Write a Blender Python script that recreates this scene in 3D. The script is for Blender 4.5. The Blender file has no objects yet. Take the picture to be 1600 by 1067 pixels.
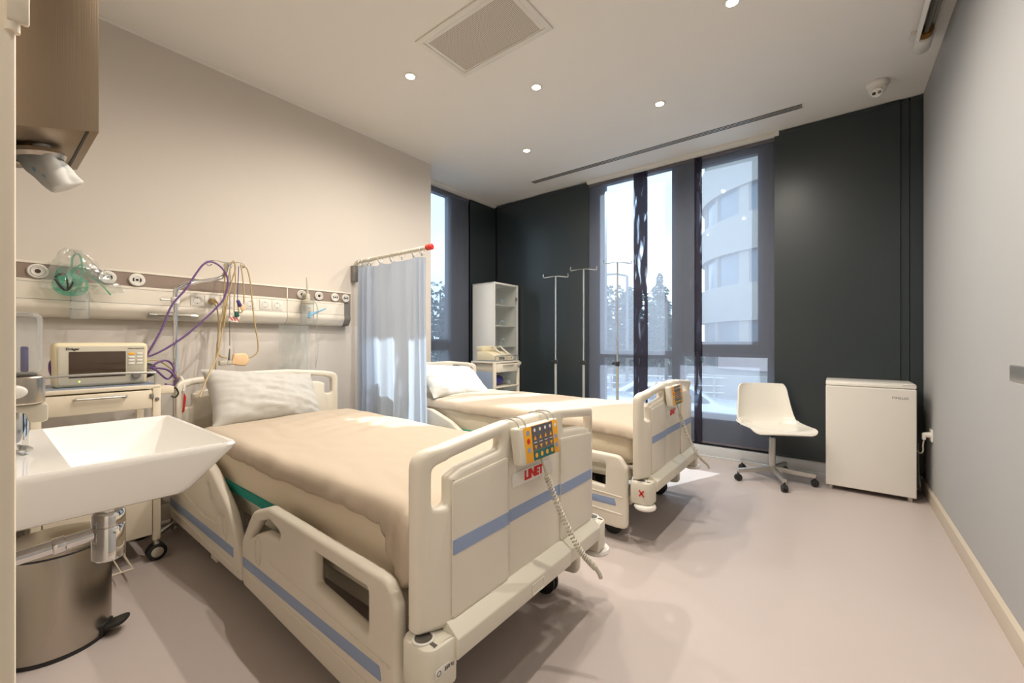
import bpy, bmesh, math, random
from mathutils import Vector, Matrix, noise
random.seed(7)
PI = math.pi
C = bpy.context.scene.collection

# ------------------------------------------------------------------ camera model (1600x1067, f = 650 px)
CAM_F, CS, CC, EYE = 650.0, .6135, .7897, 1.14
def ray(px):
    u = (px-800)/CAM_F
    return (-CS+CC*u, CC+CS*u)
def onX(px, py, x):
    r = ray(px); d = x/r[0]
    return Vector((x, d*r[1], EYE+(533.5-py)/CAM_F*d))
def onY(px, py, y):
    r = ray(px); d = y/r[1]
    return Vector((d*r[0], y, EYE+(533.5-py)/CAM_F*d))

H = 3.04                      # ceiling height
XL, XR, YB = -3.39, .535, 4.5 # left wall, right wall, window wall

# ------------------------------------------------------------------ materials
MATS = {}
def lin(c):
    return tuple(((v/255)/12.92 if v/255 <= .04045 else ((v/255+.055)/1.055)**2.4) for v in c)
def mat(name, rgb, rough=.5, metal=0, bump=0, bscale=200, var=0, vscale=6, coat=0, spec=.5, trans=0, sub=0, aniso=None, stretch=None):
    m = bpy.data.materials.new(name); m.use_nodes = True
    nt = m.node_tree; p = nt.nodes['Principled BSDF']
    c = lin(rgb)
    p.inputs['Base Color'].default_value = (*c, 1)
    p.inputs['Roughness'].default_value = rough
    p.inputs['Metallic'].default_value = metal
    p.inputs['Specular IOR Level'].default_value = spec
    p.inputs['Coat Weight'].default_value = coat
    p.inputs['Transmission Weight'].default_value = trans
    tc = nt.nodes.new('ShaderNodeTexCoord')
    src = tc.outputs['Object']
    if stretch:
        mp = nt.nodes.new('ShaderNodeMapping'); mp.inputs['Scale'].default_value = stretch
        nt.links.new(src, mp.inputs['Vector']); src = mp.outputs['Vector']
    if var:
        n = nt.nodes.new('ShaderNodeTexNoise'); n.inputs['Scale'].default_value = vscale; n.inputs['Detail'].default_value = 4
        nt.links.new(src, n.inputs['Vector'])
        r = nt.nodes.new('ShaderNodeMix'); r.data_type = 'RGBA'
        r.inputs[6].default_value = (*[min(1, v*(1-var)) for v in c], 1)
        r.inputs[7].default_value = (*[min(1, v*(1+var)) for v in c], 1)
        nt.links.new(n.outputs['Fac'], r.inputs[0]); nt.links.new(r.outputs[2], p.inputs['Base Color'])
    if bump:
        n = nt.nodes.new('ShaderNodeTexNoise'); n.inputs['Scale'].default_value = bscale; n.inputs['Detail'].default_value = 3
        nt.links.new(src, n.inputs['Vector'])
        b = nt.nodes.new('ShaderNodeBump'); b.inputs['Strength'].default_value = bump; b.inputs['Distance'].default_value = .002
        nt.links.new(n.outputs['Fac'], b.inputs['Height']); nt.links.new(b.outputs['Normal'], p.inputs['Normal'])
    MATS[name] = m
    return m
def emit(name, rgb, s):
    m = bpy.data.materials.new(name); m.use_nodes = True
    p = m.node_tree.nodes['Principled BSDF']
    p.inputs['Base Color'].default_value = (*rgb, 1)
    p.inputs['Emission Color'].default_value = (*rgb, 1); p.inputs['Emission Strength'].default_value = s
    return m
def clear(name, tint, gloss=.12, body=0, body_rgb=(230, 235, 235), rough=.03, wave=None):
    """thin clear sheet: mostly transparent, a little gloss, optionally a little milky body"""
    m = bpy.data.materials.new(name); m.use_nodes = True
    nt = m.node_tree; nt.nodes.clear()
    out = nt.nodes.new('ShaderNodeOutputMaterial')
    t = nt.nodes.new('ShaderNodeBsdfTransparent'); t.inputs['Color'].default_value = (*lin(tint), 1)
    g = nt.nodes.new('ShaderNodeBsdfGlossy'); g.inputs['Roughness'].default_value = rough
    lw = nt.nodes.new('ShaderNodeLayerWeight'); lw.inputs['Blend'].default_value = .15
    mu = nt.nodes.new('ShaderNodeMath'); mu.operation = 'MULTIPLY_ADD'; mu.inputs[1].default_value = gloss*3; mu.inputs[2].default_value = gloss*.4
    nt.links.new(lw.outputs['Fresnel'], mu.inputs[0])
    mx = nt.nodes.new('ShaderNodeMixShader')
    nt.links.new(mu.outputs[0], mx.inputs[0]); nt.links.new(t.outputs[0], mx.inputs[1]); nt.links.new(g.outputs[0], mx.inputs[2])
    last = mx
    if body:
        d = nt.nodes.new('ShaderNodeBsdfDiffuse'); d.inputs['Color'].default_value = (*lin(body_rgb), 1)
        m2 = nt.nodes.new('ShaderNodeMixShader'); m2.inputs[0].default_value = body
        if wave:
            tc = nt.nodes.new('ShaderNodeTexCoord'); mp = nt.nodes.new('ShaderNodeMapping'); mp.inputs['Scale'].default_value = wave
            n = nt.nodes.new('ShaderNodeTexNoise'); n.inputs['Scale'].default_value = 1; n.inputs['Detail'].default_value = 2; n.inputs['Distortion'].default_value = 1.2
            rr = nt.nodes.new('ShaderNodeMapRange'); rr.inputs[1].default_value = .35; rr.inputs[2].default_value = .7
            rr.inputs[3].default_value = body*1.15; rr.inputs[4].default_value = body*.2
            nt.links.new(tc.outputs['Object'], mp.inputs[0]); nt.links.new(mp.outputs[0], n.inputs['Vector'])
            nt.links.new(n.outputs['Fac'], rr.inputs[0]); nt.links.new(rr.outputs[0], m2.inputs[0])
        nt.links.new(mx.outputs[0], m2.inputs[1]); nt.links.new(d.outputs[0], m2.inputs[2]); last = m2
    nt.links.new(last.outputs[0], out.inputs[0])
    return m
def cloth(name, rgb, tr=.3, sheen_rough=.8, bump=.15, gloss=0):
    m = bpy.data.materials.new(name); m.use_nodes = True
    nt = m.node_tree; p = nt.nodes['Principled BSDF']; out = nt.nodes['Material Output']
    c = lin(rgb)
    p.inputs['Base Color'].default_value = (*c, 1); p.inputs['Roughness'].default_value = sheen_rough
    p.inputs['Specular IOR Level'].default_value = .2+gloss
    t = nt.nodes.new('ShaderNodeBsdfTranslucent'); t.inputs['Color'].default_value = (*c, 1)
    mx = nt.nodes.new('ShaderNodeMixShader'); mx.inputs[0].default_value = tr
    tc = nt.nodes.new('ShaderNodeTexCoord'); n = nt.nodes.new('ShaderNodeTexNoise'); n.inputs['Scale'].default_value = 350
    nt.links.new(tc.outputs['Object'], n.inputs['Vector'])
    b = nt.nodes.new('ShaderNodeBump'); b.inputs['Strength'].default_value = bump; b.inputs['Distance'].default_value = .001
    nt.links.new(n.outputs['Fac'], b.inputs['Height']); nt.links.new(b.outputs['Normal'], p.inputs['Normal'])
    nt.links.new(p.outputs[0], mx.inputs[1]); nt.links.new(t.outputs[0], mx.inputs[2]); nt.links.new(mx.outputs[0], out.inputs[0])
    return m

m_wall = mat('wall paint', (204, 196, 186), .75, bump=.08, bscale=300, var=.015)
m_wallr = mat('right wall paint', (164, 164, 163), .7, bump=.08, bscale=300, var=.015)
m_ceil = mat('ceiling paint', (230, 227, 221), .85, bump=.05, bscale=250, var=.01)
m_floor = mat('pink vinyl floor', (184, 173, 168), .42, bump=.03, bscale=90, var=.02, vscale=3, spec=.35)
m_base = mat('beige skirting', (196, 184, 166), .5, var=.02)
m_alu = mat('white aluminium trim', (205, 207, 208), .35, metal=.3, var=.02)
m_white = mat('white lacquer', (222, 219, 212), .35, var=.01)
m_jamb = mat('cream door frame paint', (236, 224, 204), .5, var=.015)
m_black = mat('black panel fabric', (42, 50, 53), .3, bump=.05, bscale=600, var=.06, vscale=3, spec=.55)
m_frame = mat('anthracite window frame', (44, 45, 54), .45, var=.05)
m_cream = mat('cream bed plastic', (222, 215, 201), .38, bump=.03, bscale=400, var=.012)
m_cream2 = mat('pale bed plastic', (216, 211, 196), .4, bump=.03, bscale=400, var=.012)
m_blue = mat('blue accent strip', (139, 158, 192), .45, var=.02)
m_grey = mat('grey plastic', (120, 116, 110), .5, var=.03)
m_dark = mat('dark plastic', (32, 31, 31), .5, var=.08)
m_dkfr = mat('dark grey steel frame', (96, 92, 86), .45, var=.05)
m_steel = mat('brushed steel', (188, 180, 168), .26, metal=1, bump=.12, bscale=1, stretch=(900, 900, 8))
m_steelv = mat('brushed steel sheet', (150, 132, 112), .33, metal=1, bump=.1, bscale=1, stretch=(700, 700, 6))
m_chrome = mat('chrome', (225, 225, 225), .06, metal=1, var=.01)
m_satin = mat('satin metal', (196, 194, 188), .3, metal=.8, var=.03)
m_ceramic = mat('white ceramic', (236, 234, 230), .08, coat=.5, var=.005)
m_fridge = mat('white fridge enamel', (216, 212, 204), .3, bump=.04, bscale=500, var=.01)
m_shell = mat('white chair plastic', (224, 220, 210), .22, var=.01)
m_sheet = cloth('peach bed linen', (199, 184, 165), .12)
m_mattress = mat('cream mattress cover', (226, 213, 190), .7, bump=.25, bscale=120, var=.03)
m_teal = mat('teal mattress base', (26, 140, 128), .75, bump=.5, bscale=150, var=.15, vscale=60)
m_pillow = cloth('pale grey pillowcase', (200, 198, 192), .1)
m_curtain = cloth('pale blue curtain', (204, 214, 228), .55, .42, .05, .3)
m_rail = mat('cream medical rail', (226, 219, 206), .35, var=.01)
m_taupe = mat('taupe medical band', (142, 126, 114), .5, var=.02)
m_brown = mat('brown outlet centre', (64, 44, 34), .5, var=.1)
m_purple = mat('purple cable', (104, 74, 128), .45, var=.06, vscale=30)
m_beigec = mat('beige cable', (176, 154, 112), .5, var=.06, vscale=30)
m_red = mat('red plastic', (206, 40, 26), .4, var=.04)
m_redp = mat('red print', (214, 28, 22), .6)
m_orange = mat('orange key panel', (240, 170, 30), .5, var=.02)
m_keyg = mat('grey key panel', (96, 92, 98), .5, var=.02)
m_keyt = mat('teal key panel', (20, 100, 100), .5, var=.02)
m_keyw = mat('white print', (240, 240, 238), .6)
m_print = mat('black print', (36, 34, 34), .6)
m_screen = mat('dark display glass', (70, 56, 44), .08, spec=.6, var=.04)
m_monitor = mat('beige monitor plastic', (216, 204, 172), .4, var=.015)
m_bezel = mat('grey monitor fascia', (190, 184, 168), .4, var=.015)
m_trolley = mat('cream trolley enamel', (222, 211, 190), .35, var=.012)
m_trtop = mat('blue grey tray', (140, 152, 172), .4, var=.03)
m_tan = mat('tan paddle plastic', (228, 192, 150), .5, var=.03)
m_mask = clear('green oxygen mask plastic', (185, 240, 222), .25, .34, (80, 196, 164))
m_bag = clear('clear bag film', (249, 250, 248), .4, .05, (235, 238, 235), .1)
m_clear = clear('clear plastic', (250, 252, 252), .18, .09, (240, 242, 242))
m_pane = clear('window pane', (240, 246, 248), .1)
m_cabglass = clear('cabinet glass', (250, 252, 252), .08, .08, (225, 230, 228))
m_mirrore = mat('green glass edge', (96, 128, 108), .15, var=.02)
m_mirror = mat('mirror silvering', (225, 228, 226), .02, metal=1)
def sheer(name, rgb, cover, wave=False, tint=(235, 240, 246)):
    m = bpy.data.materials.new(name); m.use_nodes = True
    nt = m.node_tree; nt.nodes.clear(); N = nt.nodes.new; Lk = nt.links.new
    out = N('ShaderNodeOutputMaterial'); t = N('ShaderNodeBsdfTransparent'); t.inputs[0].default_value = (*lin(tint), 1)
    d = N('ShaderNodeBsdfDiffuse'); d.inputs[0].default_value = (*lin(rgb), 1)
    tr = N('ShaderNodeBsdfTranslucent'); tr.inputs[0].default_value = (*lin(rgb), 1)
    a = N('ShaderNodeMixShader'); a.inputs[0].default_value = .35; Lk(d.outputs[0], a.inputs[1]); Lk(tr.outputs[0], a.inputs[2])
    mx = N('ShaderNodeMixShader'); mx.inputs[0].default_value = cover
    tc = N('ShaderNodeTexCoord'); mp = N('ShaderNodeMapping')
    if wave:
        mp.inputs['Scale'].default_value = (17, 1, 3.2); mp.inputs['Rotation'].default_value = (0, .35, 0)
        n = N('ShaderNodeTexNoise'); n.inputs['Scale'].default_value = 1; n.inputs['Detail'].default_value = 1.5; n.inputs['Distortion'].default_value = .8
        rr = N('ShaderNodeMapRange'); rr.inputs[1].default_value = .52; rr.inputs[2].default_value = .68; rr.inputs[3].default_value = cover; rr.inputs[4].default_value = .25
        Lk(n.outputs['Fac'], rr.inputs[0])
    else:      # fine woven threads
        mp.inputs['Scale'].default_value = (2, 2, 25)
        n = N('ShaderNodeTexNoise'); n.inputs['Scale'].default_value = 1
        rr = N('ShaderNodeMapRange'); rr.inputs[3].default_value = cover-.015; rr.inputs[4].default_value = cover+.015; Lk(n.outputs['Fac'], rr.inputs[0])
    Lk(tc.outputs['Object'], mp.inputs[0]); Lk(mp.outputs[0], n.inputs['Vector']); Lk(rr.outputs[0], mx.inputs[0])
    Lk(t.outputs[0], mx.inputs[1]); Lk(a.outputs[0], mx.inputs[2]); Lk(mx.outputs[0], out.inputs[0])
    return m
m_screenf = sheer('sheer screen fabric', (150, 156, 170), .36)
m_wave = sheer('doubled screen fabric', (62, 60, 72), .93, True)
m_tissue = cloth('white tissue with blue print', (228, 226, 220), .3)
m_navy = mat('violet rubber', (58, 54, 120), .4, var=.05)
m_bluecl = mat('blue valve plastic', (110, 170, 206), .4, var=.03)
m_green = mat('dark green clip', (18, 78, 66), .5)
m_uv = mat('grey lamp tube glass', (120, 118, 112), .12, metal=.5, var=.05)
m_gold = mat('amber lamp socket', (150, 110, 40), .3, metal=.7)
m_led = emit('green status light', (.35, 1, .05), 3)
m_lamp = emit('downlight glow', (1, .88, .68), 28)
m_grille = None

# ------------------------------------------------------------------ mesh builder
def frame_of(d):
    d = d.normalized()
    a = Vector((0, 0, 1)) if abs(d.z) < .9 else Vector((1, 0, 0))
    x = a.cross(d).normalized()
    return x, d.cross(x), d
def smoothpath(pts, n=8, closed=False):
    P = [Vector(p) for p in pts]; out = []
    N = len(P)
    for i in range(N if closed else N-1):
        if closed: a, b, c, d = P[i-1], P[i], P[(i+1) % N], P[(i+2) % N]
        else: a, b, c, d = P[max(i-1, 0)], P[i], P[i+1], P[min(i+2, N-1)]
        for k in range(n):
            t = k/n
            out.append(.5*((2*b)+(c-a)*t+(2*a-5*b+4*c-d)*t*t+(3*b-a-3*c+d)*t**3))
    if not closed: out.append(P[-1])
    return out
def fillet(pts, r=.01, n=4):
    out = []; N = len(pts)
    for i in range(N):
        p = Vector(pts[i][:2]); rr = pts[i][2] if len(pts[i]) > 2 else r
        a = Vector(pts[i-1][:2]); b = Vector(pts[(i+1) % N][:2])
        u = (a-p); v = (b-p); lu, lv = u.length, v.length
        if lu < 1e-6 or lv < 1e-6: continue
        u /= lu; v /= lv
        ang = u.angle(v)
        if rr <= 0 or ang > PI-.05: out.append(p); continue
        t = min(rr/math.tan(ang/2), lu*.48, lv*.48)
        p0, p1 = p+u*t, p+v*t
        for k in range(n+1):
            s = k/n
            out.append((1-s)**2*p0+2*s*(1-s)*p+s*s*p1)
    return out
def area2(p): return sum(p[i-1].x*p[i].y-p[i].x*p[i-1].y for i in range(len(p)))/2
def offset(p, r):
    """move a loop inward (CCW loop) by r"""
    out = []; N = len(p)
    for i in range(N):
        e1 = (p[i]-p[i-1]); e2 = (p[(i+1) % N]-p[i])
        if e1.length < 1e-9: e1 = e2
        if e2.length < 1e-9: e2 = e1
        e1 = e1.normalized(); e2 = e2.normalized()
        n1 = Vector((-e1.y, e1.x)); n2 = Vector((-e2.y, e2.x))
        n = n1+n2
        if n.length < 1e-6: n = n1
        n = n.normalized(); k = max(.5, n.dot(n1))
        out.append(p[i]+n*(r/k))
    return out

class B:
    def __init__(s): s.bm = bmesh.new(); s.mi = 0; s.M = None
    def _v(s, p):
        p = Vector(p)
        return s.bm.verts.new(s.M @ p if s.M else p)
    def _f(s, vs):
        try:
            f = s.bm.faces.new(vs); f.material_index = s.mi; f.smooth = True; return f
        except ValueError: return None
    def box(s, c, d, bev=0, rot=None, seg=2):
        t = bmesh.new(); bmesh.ops.create_cube(t, size=1)
        for v in t.verts: v.co = Vector((v.co.x*d[0], v.co.y*d[1], v.co.z*d[2]))
        if bev: bmesh.ops.bevel(t, geom=t.edges[:], offset=bev, segments=seg, affect='EDGES', profile=.5)
        R = (rot.to_matrix().to_4x4() if hasattr(rot, 'to_matrix') else rot) if rot else Matrix()
        return s.merge(t, Matrix.Translation(Vector(c)) @ R)
    def b2(s, x0, x1, y0, y1, z0, z1, bev=0, seg=2):
        return s.box(((x0+x1)/2, (y0+y1)/2, (z0+z1)/2), (abs(x1-x0), abs(y1-y0), abs(z1-z0)), bev, None, seg)
    def merge(s, t, mx=Matrix()):
        mp = {}
        for v in t.verts: mp[v] = s._v(mx @ v.co)
        for f in t.faces: s._f([mp[v] for v in f.verts])
        t.free(); return s
    def ring(s, c, x, y, r, n, ry=None):
        return [s._v(c+x*(r*math.cos(2*PI*k/n))+y*((ry or r)*math.sin(2*PI*k/n))) for k in range(n)]
    def tube(s, pts, r, n=8, sm=0, closed=False, caps=True):
        P = smoothpath(pts, sm, closed) if sm else [Vector(p) for p in pts]
        if len(P) < 2: return s
        N = len(P)
        d0 = (P[1]-P[0]); x, y, _ = frame_of(d0)
        rings = []
        for i, p in enumerate(P):
            if closed: d = P[(i+1) % N]-P[i-1]
            else: d = P[min(i+1, N-1)]-P[max(i-1, 0)]
            if d.length < 1e-9: d = d0
            d.normalize()
            x = (x-d*x.dot(d)); x = x.normalized() if x.length > 1e-6 else frame_of(d)[0]
            y = d.cross(x)
            rr = r(i/(N-1)) if callable(r) else r
            rings.append(s.ring(p, x, y, rr, n))
        for i in range(N if closed else N-1):
            a, b = rings[i], rings[(i+1) % N]
            for k in range(n): s._f([a[k], a[(k+1) % n], b[(k+1) % n], b[k]])
        if caps and not closed: s._f(rings[0][::-1]); s._f(rings[-1])
        return s
    def cyl(s, p0, p1, r0, r1=None, n=20, bev=0):
        p0, p1 = Vector(p0), Vector(p1); r1 = r0 if r1 is None else r1
        L = (p1-p0).length
        if bev: prof = [(r0-bev, 0), (r0-bev*.3, bev*.3), (r0, bev), (r1, L-bev), (r1-bev*.3, L-bev*.3), (r1-bev, L)]
        else: prof = [(r0, 0), (r1, L)]
        return s.lathe(prof, p0, p1-p0, n)
    def lathe(s, prof, o=(0, 0, 0), d=(0, 0, 1), n=24, caps=True, a0=0, a1=2*PI):
        x, y, z = frame_of(Vector(d)); o = Vector(o)
        full = abs(a1-a0-2*PI) < 1e-6
        m = n if full else n+1
        rings = []
        for r, h in prof:
            if r < 1e-6: rings.append([s._v(o+z*h)])
            else: rings.append([s._v(o+z*h+x*(r*math.cos(a0+(a1-a0)*k/n))+y*(r*math.sin(a0+(a1-a0)*k/n))) for k in range(m)])
        for a, b in zip(rings, rings[1:]):
            for k in range(n):
                k2 = (k+1) % m
                if len(a) == 1 and len(b) == 1: continue
                if len(a) == 1: s._f([a[0], b[k2], b[k]])
                elif len(b) == 1: s._f([a[k], a[k2], b[0]])
                else: s._f([a[k], a[k2], b[k2], b[k]])
        if caps and full:
            if len(rings[0]) > 1: s._f(rings[0][::-1])
            if len(rings[-1]) > 1: s._f(rings[-1])
        return s
    def sph(s, c, r, n=16, m=10):
        r = (r, r, r) if not hasattr(r, '__len__') else r
        t = bmesh.new(); bmesh.ops.create_uvsphere(t, u_segments=n, v_segments=m, radius=1)
        return s.merge(t, Matrix.Translation(Vector(c)) @ Matrix.Diagonal((*r, 1)))
    def grid(s, nu, nv, fn, close_u=False):
        V = [[s._v(fn(i/nu, j/nv)) for j in range(nv+1)] for i in range(nu if close_u else nu+1)]
        for i in range(nu):
            for j in range(nv):
                i2 = (i+1) % len(V)
                s._f([V[i][j], V[i2][j], V[i2][j+1], V[i][j+1]])
        return V
    def plate(s, outer, holes, mp, t, r=.006, cuts=(), deform=None, steps=2):
        """a plate with a rounded rim cut from an outline with holes; mp(u, v, w) -> xyz, w runs 0..t"""
        T = bmesh.new()
        loops = []
        o = [Vector(p) for p in outer]
        if area2(o) < 0: o.reverse()
        loops.append(o)
        for h in holes:
            hh = [Vector(p) for p in h]
            if area2(hh) > 0: hh.reverse()
            loops.append(hh)
        lay = [(r*(1-math.sin(PI/2*k/steps)), r*(1-math.cos(PI/2*k/steps))) for k in range(steps+1)]
        lay += [(a, t-b) for a, b in lay[::-1]]
        first, last = [], []
        for lp in loops:
            rings = []
            for off, w in lay:
                q = offset(lp, off)
                rings.append([T.verts.new((p.x, p.y, w)) for p in q])
            N = len(lp)
            for a, b in zip(rings, rings[1:]):
                for k in range(N):
                    try: T.faces.new([a[k], a[(k+1) % N], b[(k+1) % N], b[k]])
                    except ValueError: pass
            first.append(rings[0]); last.append(rings[-1])
        for grp in (first, last):
            ed = []
            for rg in grp:
                for k in range(len(rg)):
                    e = T.edges.get((rg[k], rg[(k+1) % len(rg)]))
                    if e: ed.append(e)
            bmesh.ops.triangle_fill(T, use_beauty=True, use_dissolve=False, edges=ed)
        for co, no in cuts:
            bmesh.ops.bisect_plane(T, geom=T.verts[:]+T.edges[:]+T.faces[:], plane_co=co, plane_no=no)
        if deform:
            for v in T.verts: v.co = deform(v.co)
        bmesh.ops.recalc_face_normals(T, faces=T.faces[:])
        mpv = {v: s._v(mp(*v.co)) for v in T.verts}
        for f in T.faces: s._f([mpv[v] for v in f.verts])
        T.free(); return s

def obj(name, b, mats, parent=None, ang=35, flat=False, recalc=True):
    me = bpy.data.meshes.new(name)
    if recalc: bmesh.ops.recalc_face_normals(b.bm, faces=b.bm.faces[:])
    b.bm.to_mesh(me); b.bm.free()
    for m in (mats if isinstance(mats, (list, tuple)) else [mats]): me.materials.append(m)
    if not flat: me.set_sharp_from_angle(angle=math.radians(ang))
    o = bpy.data.objects.new(name, me); C.objects.link(o)
    if parent: o.parent = parent
    return o
def thing(name, label, cat, loc=(0, 0, 0), rz=0, group=None):
    o = bpy.data.objects.new(name, None); C.objects.link(o)
    o.empty_display_size = .05
    o.location = loc; o.rotation_euler = (0, 0, rz)
    o['label'] = label; o['category'] = cat
    if group: o['group'] = group
    return o
def tag(o, label, cat, group=None, kind=None):
    o['label'] = label; o['category'] = cat
    if group: o['group'] = group
    if kind: o['kind'] = kind
    return o
def struct(name, b, mats, parent=None, label=None):
    o = obj(name, b, mats, parent)
    if parent is None: o['kind'] = 'structure'
    if label: o['label'] = label
    return o
def text(name, s, size, m, parent, loc, rot, extrude=.0006, bold=0, align='CENTER', sx=1):
    cu = bpy.data.curves.new(name, 'FONT'); cu.body = s; cu.size = size; cu.extrude = extrude; cu.offset = bold
    cu.align_x = align; cu.align_y = 'CENTER'; cu.materials.append(m)
    tmp = bpy.data.objects.new(name, cu)
    me = bpy.data.meshes.new_from_object(tmp); bpy.data.objects.remove(tmp)
    o = bpy.data.objects.new(name, me); C.objects.link(o)
    o.parent = parent; o.location = loc; o.rotation_euler = rot; o.scale = (sx, 1, 1)
    return o
FX = (PI/2, 0, PI/2)      # lettering that faces +X
FY = (PI/2, 0, 0)         # lettering that faces -Y
def dup(root, loc, rz=None, label=None, group=None):
    r = root.copy(); C.objects.link(r); r.location = loc
    if rz is not None: r.rotation_euler = (0, 0, rz)
    if label: r['label'] = label
    if group: r['group'] = group
    def rec(src, dst):
        for ch in list(src.children):
            c = ch.copy(); C.objects.link(c); c.parent = dst; rec(ch, c)
    rec(root, r)
    return r

# ================================================================== THE ROOM
YF = -2.4
b = B(); b.b2(-3.95, .75, YF-.2, 4.75, -.12, 0); struct('floor', b, m_floor)
b = B(); b.b2(-3.95, .75, YF-.2, 4.75, H, H+.15); struct('ceiling', b, m_ceil)
b = B(); b.b2(-3.95, XL, -.25, 2.96, 0, H); struct('wall_left', b, m_wall)
b = B(); b.b2(XR, XR+.2, YF, 4.75, 0, H); struct('wall_right', b, m_wallr)
b = B(); b.b2(-3.4, -.56, -.22, .0, 0, H); b.b2(-.56, XR, -.22, .0, 2.35, H); struct('wall_front', b, m_wall)
b = B(); b.b2(-1.9, XR, YF-.15, YF, 0, H); b.b2(-1.9, -1.75, YF, -.22, 0, H); struct('wall_corridor', b, m_wall)
# window wall: solid strips either side of the glazing
b = B(); b.b2(-3.95, -2.335, YB+.01, YB+.2, 0, H); b.b2(-.43, XR, YB+.01, YB+.2, 0, H); b.b2(-2.335, -.43, YB+.03, YB+.2, 0, .1)
struct('wall_back', b, m_frame)
b = B(); b.b2(-3.98, -3.81, 3.79, 4.6, 0, H); b.b2(-3.98, -3.81, 2.96, 3.79, 0, .1); struct('wall_recess', b, m_frame)
# door frame close to the camera on the left
t = B(); t.b2(-.60, -.5, -.24, .0188, 0, 2.36, .003); j = struct('trim_1', t, m_jamb)
t = B(); t.cyl((-.4995, .017, 1.378), (-.4995, .017, 1.44), .004, n=14); t.b2(-.5, -.4945, .0135, .0255, 1.385, 1.44, .002)
struct('hinge', t, m_jamb, j)
# skirtings
b = B(); b.plate(fillet([(0, 0), (.014, 0), (.014, .085, .006), (0, .1)], .001), [], lambda u, v, w: (XR-u, YF+w, v), 4.44-YF, .0005)
struct('baseboard_right', b, m_base)
b = B(); b.b2(-3.8, XR, 4.45, 4.51, 0, .104, .004); b.b2(-3.8, XR, 4.43, 4.452, 0, .012, .002); struct('baseboard_back', b, m_alu)
b = B(); b.b2(XL, XL+.014, 0, 2.97, 0, .1, .003); struct('baseboard_left', b, m_base)
# shallow shadow groove trim on top of left wall
b = B(); b.b2(XL-.002, XL+.006, .0, 2.96, H-.02, H, .001); struct('trim_2', b, m_ceil)
# protective wall panel behind the beds
b = B(); b.b2(XL, XL+.006, .02, 2.9, .1, 1.27, .002); struct('trim_3', b, mat('wall protection panel', (203, 196, 188), .5, var=.015))

# back window: frames, panes
WIN_Y0, WIN_Y1 = 4.53, 4.60
w = B()
def fr(x0, x1, z0, z1, y0=WIN_Y0, y1=WIN_Y1): w.b2(x0, x1, y0, y1, z0, z1, .004)
fr(-2.335, -2.14, .1, H); fr(-1.37, -1.24, .1, H); fr(-.5, -.43, .1, H)
fr(-2.14, -1.37, 2.98, H); fr(-1.24, -.5, 2.96, H)
fr(-2.14, -1.37, .955, 1.04); fr(-1.24, -.5, .985, 1.045)
fr(-2.14, -1.37, .1, .42); fr(-1.24, -.5, .1, .42)
w2 = struct('window_2', w, m_frame)
w = B()
for x0, x1, z0, z1 in ((-1.25, -1.085, 1.03, 2.98), (-.575, -.48, 1.03, 2.98)): w.b2(x0, x1, 4.505, 4.575, z0, z1, .005)
for z0, z1 in ((1.03, 1.14), (2.91, 2.98)): w.b2(-1.1, -.56, 4.505, 4.575, z0, z1, .005)
sash = struct('sash', w, m_frame, w2)
w = B(); w.b2(-1.175, -1.15, 4.485, 4.51, 1.72, 1.78, .004); w.b2(-1.172, -1.153, 4.478, 4.49, 1.66, 1.79, .005); struct('window_handle', w, m_dkfr, w2)
for k, (x0, x1, z0, z1, y) in enumerate(((-2.14, -1.37, 1.04, 2.98, 4.565), (-2.14, -1.37, .42, .955, 4.565), (-1.085, -.575, 1.14, 2.91, 4.54), (-1.24, -.5, .42, .985, 4.565))):
    w = B(); w.b2(x0, x1, y, y+.006, z0, z1); struct('pane', w, m_pane, w2)
# window in the side recess
w = B()
for y0, y1, z0, z1 in ((2.96, 3.02, .1, H), (3.61, 3.79, .1, H), (3.02, 3.61, 2.94, H), (3.02, 3.61, 1.03, 1.17), (3.02, 3.61, .1, .4)): w.b2(-3.88, -3.81, y0, y1, z0, z1, .004)
w1 = struct('window_1', w, m_frame)
for z0, z1 in ((1.17, 2.94), (.4, 1.03)):
    w = B(); w.b2(-3.85, -3.844, 3.02, 3.61, z0, z1); struct('pane', w, m_pane, w1)

# panel blinds
def panel(name, label, x0, x1, y, z0, z1, m, cat, group=None, along='x', rail=True):
    p = B()
    if along == 'x': p.b2(x0, x1, y, y+.004, z0, z1)
    else: p.b2(y, y+.004, x0, x1, z0, z1)
    root = thing(name, label, cat, (0, 0, 0), 0, group)
    obj('panel', p, m, root)
    for za, zb_ in ((z1-.03, z1+.004), (z0, z0+.02)):
        q = B()
        if along == 'x': q.b2(x0, x1, y-.004, y+.008, za, zb_, .002)
        else: q.b2(y-.004, y+.008, x0, x1, za, zb_, .002)
        obj('batten', q, m_black if m is m_black else m_keyg, root)
    return root
panel('screen_panel', 'grey sheer panel blind beside the dark corner panels, behind two drip stands', -2.33, -1.761, 4.466, .125, 2.995, m_screenf, 'blind', 'sheer panels over the big window')
sp = panel('screen_panel', 'grey sheer panel blind in the middle of the big window', -1.604, -1.126, 4.466, .125, 2.995, m_screenf, 'blind', 'sheer panels over the big window')
sp3 = panel('screen_panel', 'grey sheer panel blind over the opening sash, behind the white chair', -1.053, -.425, 4.466, .125, 2.995, m_screenf, 'blind', 'sheer panels over the big window')
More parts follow.
